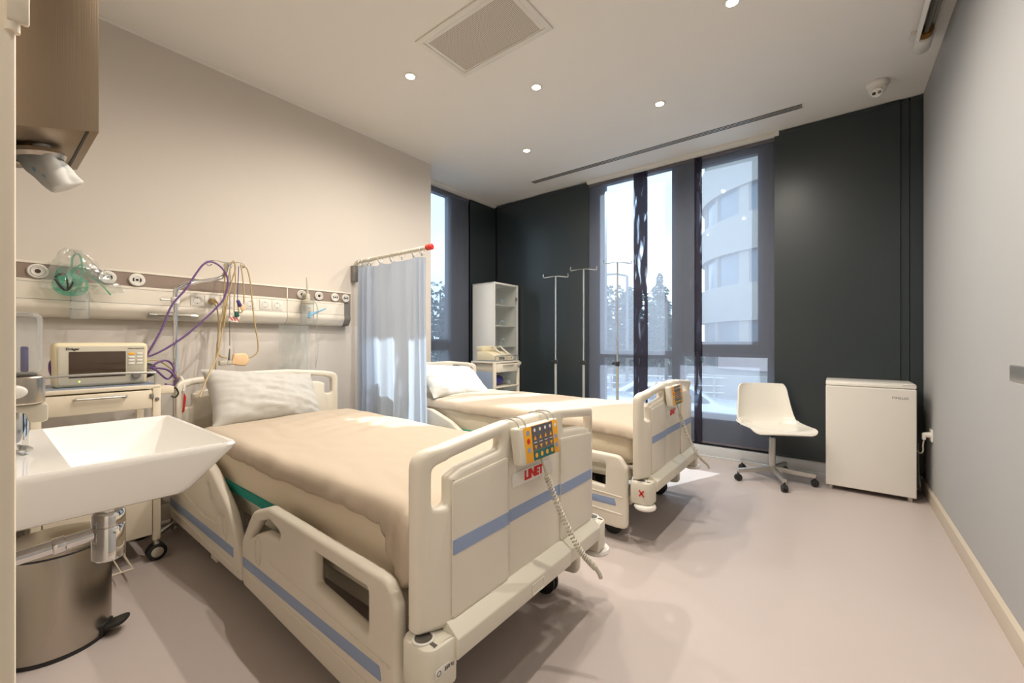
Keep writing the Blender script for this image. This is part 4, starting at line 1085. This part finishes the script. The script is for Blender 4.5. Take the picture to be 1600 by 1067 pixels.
# ================================================================== CORNER CABINET
cb = thing('glass_cabinet', 'tall narrow white cabinet with glass door and shelves in the dark corner', 'cabinet', (0, 0, 0))
KX0, KX1, KY0, KY1, KT = -3.715, -3.36, 3.95, 4.44, 1.885
q = B()
q.b2(KX0, KX1, KY0, KY0+.016, .02, KT, .002); q.b2(KX0, KX1, KY1-.016, KY1, .02, KT, .002); q.b2(KX0, KX1, KY0, KY1, KT-.018, KT, .002); q.b2(KX0, KX1, KY0, KY1, .02, .06, .002); q.b2(KX0, KX0+.01, KY0, KY1, .02, KT)
obj('carcass', q, m_white, cb)
for z in (.5, .8, 1.08, 1.345, 1.61):
    q = B(); q.b2(KX0+.01, KX1-.02, KY0+.016, KY1-.016, z-.012, z, .001); obj('shelf', q, m_white, cb)
q = B(); q.plate([Vector(p) for p in ((KY0, .06), (KY1, .06), (KY1, KT), (KY0, KT))], [[Vector(p) for p in ((KY0+.018, .085), (KY1-.03, .085), (KY1-.03, KT-.025), (KY0+.018, KT-.025))]], lambda u, v, w: (KX1+w, u, v), .016, .002); dd = obj('door', q, m_white, cb)
q = B(); q.b2(KX1+.006, KX1+.01, KY0+.018, KY1-.03, .085, KT-.025); obj('glass', q, m_cabglass, dd)
q = B(); q.box((KX1+.022, KY1-.05, 1.70), (.012, .03, .04), .004); obj('lock', q, m_grey, dd)
def jar(x, y, z, r, h, k):
    t = thing('glass_jar', 'small clear jar on a shelf inside the corner cabinet', 'jar', (x, y, z), 0, 'jars in the corner cabinet')
    q = B(); q.lathe([(0, 0), (r, 0), (r, h*.75), (r*.7, h*.85), (r*.7, h)], n=14, caps=False); obj('glass', q, m_clear, t)
    q = B(); q.lathe([(0, h), (r*.8, h), (r*.8, h*1.2), (0, h*1.2)], n=14); obj('lid', q, m_white if k % 2 else m_bluecl, t)
for z in (1.08, 1.345, 1.61):
    for k, (x, y) in enumerate(((-3.45, 4.03), (-3.5, 4.12), (-3.44, 4.20), (-3.5, 4.30))): jar(x, y, z, random.uniform(.022, .032), random.uniform(.05, .085), k)
# device and violet bag on the corner trolley
df = thing('cardiac_device', 'cream medical device with a grey handle on top of the corner trolley', 'medical device', (-3.14, 3.73, .9185))
q = B(); q.plate(fillet([(-.15, 0), (.15, 0), (.15, .06, .02), (.02, .105, .03), (-.15, .105, .02)], .012, 5), [], lambda u, v, w: (u, -.17+w, v), .33, .012); obj('case', q, m_monitor, df)
q = B(); q.b2(-.16, -.06, -.16, .1, .105, .165, .008); q.plate(fillet([(-.15, .10), (.08, .10), (.08, .17), (-.15, .17)], .02, 4), [fillet([(-.12, .12), (.05, .12), (.05, .15), (-.12, .15)], .01, 4)], lambda u, v, w: (-.12+w, u, v), .03, .006); obj('top_unit', q, m_monitor, df)
q = B()
for y in (-.02, .11): q.tube([(.15, y, .01), (.16, y, .04), (.04, y-.02, .13), (.0, y-.02, .16), (-.03, y-.02, .15)], .012, 8, 5)
obj('paddle_arm', q, m_bezel, df)
q = B(); q.b2(.147, .152, -.12, .02, .015, .05, .002); obj('panel', q, m_grey, df)
vb = thing('resuscitator_bag', 'violet resuscitator bag with clear valve on the corner trolley shelf', 'resuscitator', (-3.09, 3.72, .632))
q = B(); q.sph((0, -.03, .062), (.06, .10, .06), 20, 14); obj('bag', q, m_navy, vb)
q = B(); q.cyl((0, .06, .062), (0, .12, .062), .022, n=16, bev=.003); q.cyl((0, .105, .05), (.06, .115, .03), .018, n=14); q.sph((.07, .12, .03), (.03, .035, .028), 14, 10); obj('valve', q, m_clear, vb)

# ================================================================== DRIP STANDS
def drip(x, y, top, label):
    r = thing('drip_stand', label, 'drip stand', (x, y, 0), 0, 'drip stands by the window')
    q = B(); q.cyl((0, 0, .05), (0, 0, .93), .0125, n=14); obj('lower_pole', q, m_satin, r)
    q = B(); q.cyl((0, 0, .9), (0, 0, top), .008, n=12); obj('upper_pole', q, m_chrome, r)
    q = B(); q.cyl((0, 0, .905), (0, 0, .95), .02, n=16, bev=.003); q.cyl((-.035, 0, .93), (0, 0, .93), .007, n=10); q.cyl((-.05, 0, .93), (-.034, 0, .93), .012, n=12); obj('clamp', q, m_dark, r)
    q = B()
    for a, o in ((.3, .0), (.3+PI/2*.25, .0)):
        c_, s_ = math.cos(a), math.sin(a)
        q.tube([(-.13*c_, -.13*s_, top+.02), (-.135*c_, -.135*s_, top-.005), (-.115*c_, -.115*s_, top-.012), (0, 0, top), (.115*c_, .115*s_, top-.012), (.135*c_, .135*s_, top-.005), (.13*c_, .13*s_, top+.02)], .003, 6, 3)
    obj('hook', q, m_chrome, r)
    for k in range(5):
        a = 2*PI*k/5; q = B(); q.tube([(0, 0, .10), (.1*math.cos(a), .1*math.sin(a), .085), (.27*math.cos(a), .27*math.sin(a), .06)], .011, 8); lg = obj('leg', q, m_satin, r)
        q = B(); q.cyl((.27*math.cos(a)-.012, .27*math.sin(a), .027), (.27*math.cos(a)+.012, .27*math.sin(a), .027), .027, n=16, bev=.003); obj('castor', q, m_dark, lg)
    q = B(); q.cyl((0, 0, .05), (0, 0, .12), .02, n=14); obj('hub', q, m_satin, r)
    return r
drip(-2.33, 3.75, 1.83, 'steel drip stand in front of the black panel, beside the glass cabinet')
drip(-2.0, 3.75, 1.87, 'steel drip stand at the edge of the black panel and the window')
drip(-1.64, 3.75, 1.895, 'steel drip stand standing in front of the window glass')

# ================================================================== CHAIR
ch = thing('swivel_chair', 'white plastic swivel chair on a steel five star base by the window', 'chair', (-.41, 4.02, 0), math.radians(28))
def shell(off):
    def f(u, v):
        a = u*2-1
        # side profile: seat front (v=0) to top of backrest (v=1); front is -y
        P = smoothpath([(-.235, .415), (-.20, .442), (-.05, .432), (.10, .43), (.165, .455), (.20, .52), (.225, .64), (.25, .775)], 6)
        g = v*(len(P)-1); k = min(int(g), len(P)-2); p = P[k].lerp(P[k+1], g-k)
        hw = .225+.02*math.sin(v*PI) if v < .5 else .235-.045*max(0, (v-.62)/.38)
        if v < .12: hw *= math.sqrt(max(.0, 1-((.12-v)/.12)**2*.35))
        if v > .93: hw *= 1-.10*((v-.93)/.07)**2
        curl = abs(a)**3
        if v < .5: y = p.x; z = p.y+.035*curl*(v/.5)+(-.015*(1-a*a))*(math.sin(v/.5*PI))
        else: y = p.x-.07*curl*(1-abs(v-.6)); z = p.y
        if .42 < v < .62: y -= .02*curl
        # waist notch between seat wings and back
        hw *= 1-.06*math.exp(-((v-.56)/.07)**2)
        return Vector((a*hw, y, z+off))
    return f
q = B(); q.grid(28, 44, shell(0)); o = obj('seat_shell', q, m_shell, ch, 80)
md = o.modifiers.new('thick', 'SOLIDIFY'); md.thickness = .012; md.offset = -1
md = o.modifiers.new('round', 'BEVEL'); md.width = .004; md.segments = 2; md.limit_method = 'ANGLE'
q = B(); q.b2(-.09, .09, -.09, .10, .395, .417, .006); q.cyl((0, 0, .34), (0, 0, .40), .014, n=14); obj('seat_plate', q, m_dark, ch)
q = B(); q.cyl((0, 0, .09), (0, 0, .345), .025, n=24, bev=.002); q.cyl((0, 0, .345), (0, 0, .352), .018, n=20); obj('column', q, m_satin, ch)
rz0 = math.radians(28)
for k, a in enumerate((220, 292, 4, 76, 148)):
    a = math.radians(a)-rz0; c_, s_ = math.cos(a), math.sin(a)
    q = B(); R_ = Matrix.Rotation(a, 4, 'Z'); q.M = R_
    q.plate(fillet([(.0, .075), (.29, .066), (.295, .098), (.0, .118)], .004), [], lambda u, v, w: (u, -.013+w, v), .026, .003); lg = obj('leg', q, m_satin, ch)
    q = B(); q.M = R_; q.cyl((.285, 0, .04), (.285, 0, .075), .008, n=10)
    for s2 in (-1, 1): q.cyl((.285, s2*.012-.008, .026), (.285, s2*.012+.008, .026), .026, n=18, bev=.004)
    q.lathe([(.02, 0), (.028, 0), (.028, .018), (.02, .018)], (.285, -.009, .028), (0, 1, 0), 10, False, 0, PI); obj('castor', q, m_dark, lg)

# ================================================================== FRIDGE
fg = thing('mini_fridge', 'small white fridge standing in the right corner by the black panel', 'fridge', (0, 0, 0))
FX0, FX1, FY0 = -.058, .452, 4.04
q = B(); q.b2(FX0+.003, FX1-.003, FY0+.05, 4.425, .03, .815, .004); obj('body', q, m_fridge, fg)
q = B(); q.b2(FX0, FX1, FY0+.04, 4.43, .815, .835, .005); obj('top', q, m_fridge, fg)
q = B(); q.plate(fillet([(FX0, .035, .006), (FX1, .035, .006), (FX1, .80, .006), (FX0, .80, .006)], .006), [], lambda u, v, w: (u, FY0+w, v), .044, .006, steps=3); d_ = obj('door', q, m_fridge, fg)
q = B(); q.b2(FX0, FX1, FY0+.004, FY0+.045, .803, .833, .006); obj('top_trim', q, m_shell, fg)
q = B(); q.b2(FX1-.075, FX1-.005, FY0+.0, FY0+.05, .828, .838, .003); obj('hinge_cover', q, m_white, fg)
for x in (FX0+.03, FX1-.03):
    q = B(); q.cyl((x, FY0+.05, 0), (x, FY0+.05, .036), .014, n=12); q.cyl((x, 4.39, 0), (x, 4.39, .036), .014, n=12); obj('foot', q, m_white, fg)
text('lettering', 'FINLUX', .024, m_grey, d_, (FX1-.085, FY0-.0005, .735), FY, extrude=.0004, sx=1.1)
so = thing('wall_socket', 'white wall socket low on the right wall behind the fridge', 'socket', (XR, 4.09, .485))
q = B(); q.box((-.005, 0, 0), (.010, .085, .085), .003); obj('plate', q, m_white, so)
q = B(); q.lathe([(.021, .01), (.021, .014), (.018, .012), (0, .012)], (0, 0, 0), (-1, 0, 0), 20); obj('well', q, m_white, so)
pg = thing('fridge_plug', 'white plug and cable running from the wall socket to the fridge', 'plug', (XR-.012, 4.09, .485))
q = B(); q.lathe([(.018, 0), (.02, .004), (.016, .03), (0, .034)], (0, 0, 0), (-1, 0, 0), 18); q.box((-.03, 0, -.012), (.02, .03, .05), .006); obj('plug', q, m_white, pg)
q = B(); q.tube([(-.03, 0, -.035), (-.035, -.003, -.08), (-.035, -.003, -.115), (-.05, .01, -.135), (-.075, .08, -.11), (-.078, .2, -.12)], .004, 8, 6); obj('cable', q, m_bezel, pg)
q = B()
q.tube([(.478, 4.20, .40), (.48, 4.22, .25), (.478, 4.17, .16), (.482, 4.15, .10), (.478, 4.24, .07), (.48, 4.30, .13), (.478, 4.25, .2)], .004, 8, 6)
tag(obj('fridge_cable', q, m_grey), 'grey cable looped down beside the fridge back', 'cable')

hr = thing('wall_handrail', 'short grey metal rail end on the right wall near the picture edge', 'rail', (0, 0, 0))
q = B(); q.b2(XR-.055, XR-.035, .9, 2.215, 1.0, 1.06, .006); obj('rail', q, m_satin, hr)
q = B()
for y in (2.15, 1.0): q.b2(XR-.036, XR, y-.02, y+.02, 1.01, 1.05, .004)
obj('bracket', q, m_satin, hr)

# ================================================================== OUTSIDE
GZ = -1.3
b = B(); b.b2(-60, 60, 4.9, 120, GZ-.2, GZ); b.b2(-60, -4.2, -20, 5, GZ-.2, GZ); gr = obj('street', b, mat('pale asphalt', (150, 151, 152), .9, var=.1, vscale=1.5)); gr['kind'] = 'structure'
m_bld = mat('pale building render', (160, 155, 146), .85, var=.04); m_bw = mat('building window glass', (112, 124, 132), .15, var=.25, vscale=.8)
bc = Vector((-.6135+.7897*.735, .7897+.6135*.735, 0))*21
bd = thing('round_building', 'pale round building with bands of windows across the street', 'building', (bc.x, bc.y, GZ))
for z0, z1, gl in ((0, 1.2, 0), (1.2, 3.4, 1), (3.4, 5.1, 0), (5.1, 6.6, 1), (6.6, 8.3, 0), (8.3, 9.6, 1), (9.6, 11.4, 0), (11.4, 12.9, 1), (12.9, 14.6, 0)):
    q = B(); R_ = 5.1 if gl else 5.35
    q.lathe([(0, z0), (R_, z0), (R_, z1), (0, z1)], n=56); obj('window_band' if gl else 'wall_band', q, m_bw if gl else m_bld, bd)
q = B()
for z0, z1 in ((1.2, 3.4), (5.1, 6.6), (8.3, 9.6), (11.4, 12.9)):
    for k in range(18):
        a = k*PI*2/18; q.box((5.14*math.cos(a), 5.14*math.sin(a), (z0+z1)/2), (.16, .5 if k % 3 == 0 else .12, z1-z0), 0, Matrix.Rotation(a, 4, 'Z'))
obj('mullion', q, m_bld, bd)
q = B()
dv = Vector((-bc.x, -bc.y, 0)).normalized()
ang0 = math.atan2(dv.y, dv.x)
q.grid(20, 1, lambda u, v: (5.45*math.cos(ang0-.8+u*1.5), 5.45*math.sin(ang0-.8+u*1.5), 1.15+v*.75)); bn_ = obj('banner', q, mat('pink and green banner', (214, 196, 190), .8, var=.1, vscale=3), bd)
def tree(x, y, h, r, label, conifer=True, seed=0):
    t = thing('street_tree', label, 'tree', (x, y, GZ), 0, 'trees beyond the window')
    q = B(); q.tube([(0, 0, 0), (.05, 0, h*.5), (0, 0, h*.92)], lambda s: .16*(1-s*.8), 8); obj('trunk', q, m_bark, t)
    q = B(); rnd = random.Random(seed)
    n = 2200
    for i in range(n):
        f = rnd.random()**.8
        a = rnd.uniform(0, 2*PI)
        if conifer:
            z = h*(.12+.88*f); rad = r*(1-f)**.85*(.75+.25*math.sin(z*7))*math.sqrt(rnd.random())+.03
            dr = Vector((math.cos(a), math.sin(a), -.35)); L_ = .10+.3*(1-f)
        else:
            th = math.acos(rnd.uniform(-1, 1)); rr = rnd.random()**.4
            z = h*.6+math.cos(th)*h*.42*rr; rad = r*math.sin(th)*rr*(1+.2*math.sin(a*3)); dr = Vector((math.cos(a), math.sin(a), rnd.uniform(-.2, .6))); L_ = .34
        p = Vector((rad*math.cos(a), rad*math.sin(a), z)); dr.normalize(); sd = dr.cross(Vector((0, 0, 1))).normalized()*L_*.32
        up = Vector((0, 0, L_*.25))
        vs = [q._v(p-sd), q._v(p+dr*L_), q._v(p+sd), q._v(p+up*1.4)]
        q._f([vs[0], vs[1], vs[3]]); q._f([vs[1], vs[2], vs[3]])
    obj('foliage', q, m_leaf, t)
m_bark = mat('bark', (84, 72, 62), .9, var=.2); m_leaf = mat('blue green foliage', (70, 92, 80), .8, var=.3, vscale=2)
def at(px, d): r = ray(px); return r[0]*d, r[1]*d
for k, (px, d, h, r, con, lab) in enumerate((
        (1031, 26, 6.7, 2.0, True, 'tall pointed conifer seen through the middle sheer panel'),
        (1064, 30, 5.4, 2.0, True, 'lower conifer beside the dark window mullion'),
        (962, 20, 5.0, 2.0, False, 'bushy tree behind the drip stands, seen through the window'),
        (985, 36, 7.2, 2.0, True, 'conifer behind the bushy tree near the overlap of the blinds'),
        (915, 26, 5.0, 1.8, False, 'bushy tree partly hidden by the left window frame'),
        (688, 20, 5.2, 2.4, False, 'leafy tree filling the lower part of the narrow side window'),
        (706, 26, 6.6, 1.8, True, 'conifer behind the leafy tree in the narrow side window'))):
    x, y = at(px, d); tree(x, y, h, r, lab, con, k)
def pole(px, d, h, label, arm=True):
    x, y = at(px, d); t = thing('street_lamp', label, 'street lamp', (x, y, GZ))
    q = B(); q.cyl((0, 0, 0), (0, 0, h), .07, .045, n=10)
    if arm: q.tube([(0, 0, h), (-.4, -.1, h+.1), (-.9, -.2, h+.1)], .04, 8)
    obj('pole', q, m_grey, t)
    if arm: q = B(); q.box((-1.05, -.23, h+.09), (.5, .2, .1), .03); obj('lamp_head', q, m_grey, t)
pole(980, 15.6, 4.9, 'grey street lamp with an arm seen behind the drip stand')
pole(1041, 15.4, 3.9, 'plain grey post beside the conifer outside', False)
pole(1000, 12.6, 3.0, 'thin grey sign post near the parked car', False)
q = B(); a_ = Vector((*at(905, 17), 0)); b_ = Vector((*at(1240, 14.5), 0))
for k in range(13): p = a_.lerp(b_, k/12); q.b2(p.x-.04, p.x+.04, p.y-.04, p.y+.04, GZ, GZ+1.15)
for z in (.55, .8, 1.1): q.tube([a_+Vector((0, 0, GZ+z)), b_+Vector((0, 0, GZ+z))], .035, 8)
tag(obj('guard_rail', q, m_satin), 'steel guard rail along the street outside the window', 'railing')
q = B(); a_ = Vector((*at(880, 34), 0)); b_ = Vector((*at(1100, 30), 0)); d_v = (b_-a_)
q.box(((a_+b_)/2+Vector((0, 0, GZ+1.2))), (d_v.length, .3, 2.4), .02, Matrix.Rotation(math.atan2(d_v.y, d_v.x), 4, 'Z')); tag(obj('street_wall', q, m_bld), 'pale wall on the far side of the street below the conifers', 'wall')
q = B(); a_ = Vector((*at(1075, 16), 0)); b_ = Vector((*at(1260, 14), 0)); d_v = (b_-a_)
q.box(((a_+b_)/2+Vector((0, 0, GZ+.6))), (d_v.length, .3, 1.2), .02, Matrix.Rotation(math.atan2(d_v.y, d_v.x), 4, 'Z')); tag(obj('street_wall', q, m_bld), 'low pale wall in front of the round building', 'wall')
m_car = mat('pale car paint', (206, 210, 214), .25, metal=.2, coat=.5); m_carg = mat('car glass', (70, 84, 96), .08)
def car(px, d, rz, label):
    x, y = at(px, d); t = thing('car', label, 'car', (x, y, GZ), rz, 'parked cars outside')
    prof = [(-2.1, .32), (2.1, .32), (2.15, .62), (1.95, .84), (1.05, .93), (.45, 1.36), (-.95, 1.40), (-1.65, .98), (-2.1, .92)]
    q = B(); q.plate(fillet(prof, .12, 4), [], lambda u, v, w: (u, -.85+w, v), 1.7, .12); obj('body', q, m_car, t)
    q = B(); q.plate(fillet([(.92, .96), (.40, 1.30), (-.90, 1.34), (-1.45, .98)], .06, 4), [], lambda u, v, w: (u, -.862+w, v), 1.724, .01); obj('window', q, m_carg, t)
    for sx in (-1.3, 1.3):
        for sy in (-.78, .78):
            q = B(); q.cyl((sx, sy-.1, .32), (sx, sy+.1, .32), .32, n=24, bev=.03); obj('wheel', q, m_dark, t)
car(962, 8.3, .35, 'pale parked car seen behind the drip stand and far bed')
car(1048, 10.9, .35, 'pale parked car seen between the blinds and the far foot panel')

# ================================================================== LIGHT
W = bpy.data.worlds.new('World'); bpy.context.scene.world = W; W.use_nodes = True
nt = W.node_tree; bg = nt.nodes['Background']
tc = nt.nodes.new('ShaderNodeTexCoord'); mp = nt.nodes.new('ShaderNodeMapping'); mp.inputs['Scale'].default_value = (1, 1, 3)
n = nt.nodes.new('ShaderNodeTexNoise'); n.inputs['Scale'].default_value = 2.2; n.inputs['Detail'].default_value = 6; n.inputs['Roughness'].default_value = .55
rp = nt.nodes.new('ShaderNodeMapRange'); rp.inputs[1].default_value = .42; rp.inputs[2].default_value = .62
mx = nt.nodes.new('ShaderNodeMix'); mx.data_type = 'RGBA'; mx.inputs[6].default_value = (.70, .83, 1.0, 1); mx.inputs[7].default_value = (1.0, 1.02, 1.05, 1)
nt.links.new(tc.outputs['Generated'], mp.inputs[0]); nt.links.new(mp.outputs[0], n.inputs['Vector']); nt.links.new(n.outputs['Fac'], rp.inputs[0]); nt.links.new(rp.outputs[0], mx.inputs[0]); nt.links.new(mx.outputs[2], bg.inputs[0])
bg.inputs[1].default_value = 4.3

sl = bpy.data.lights.new('sun', 'SUN'); sl.energy = 20; sl.angle = .009; sl.color = (1, .95, .88)
so_ = bpy.data.objects.new('sun', sl); C.objects.link(so_)
sd_ = Vector((-.42, -1, -.70)).normalized()
so_.rotation_euler = sd_.to_track_quat('-Z', 'Y').to_euler(); so_.location = (2, 12, 9)

SPOT = 49
GRID = [(x, y) for x, y, _ in LIGHTS]+[(-1.10, 1.9), (-1.76, 1.2), (-.45, 1.2), (.15, -1.0)]  # lamp rows continued out of view; last lamp added to brighten the door frame
for i, (x, y) in enumerate(GRID):
    l = bpy.data.lights.new('downlight lamp', 'SPOT'); l.energy = SPOT*(.72 if x < -2.3 else 1.35 if i >= len(LIGHTS) else 1); l.spot_size = math.radians(172); l.spot_blend = .85; l.shadow_soft_size = .018; l.color = (1, .915, .81)
    o = bpy.data.objects.new('downlight lamp', l); C.objects.link(o); o.location = (x, y, H-.02)
    if i >= len(LIGHTS): downlight(x, y, 'lit ceiling spotlight, unseen outside the view')

# ================================================================== CAMERA
cd = bpy.data.cameras.new('camera'); cd.sensor_width = 36; cd.lens = CAM_F/1600*36; cd.clip_start = .02; cd.clip_end = 300
co_ = bpy.data.objects.new('camera', cd); C.objects.link(co_)
co_.location = (0, 0, EYE); co_.rotation_euler = (PI/2, 0, math.atan2(CS, CC))
sc = bpy.context.scene; sc.camera = co_
sc.view_settings.view_transform = 'Standard'; sc.view_settings.look = 'None'; sc.view_settings.gamma = 1; sc.view_settings.use_curve_mapping = False
sc.view_settings.exposure = 0.33
sc.cycles.max_bounces = 10; sc.cycles.diffuse_bounces = 5; sc.cycles.transparent_max_bounces = 24; sc.cycles.transmission_bounces = 6
sc.cycles.sample_clamp_indirect = 6; sc.cycles.use_denoising = True; sc.cycles.caustics_reflective = False; sc.cycles.caustics_refractive = False
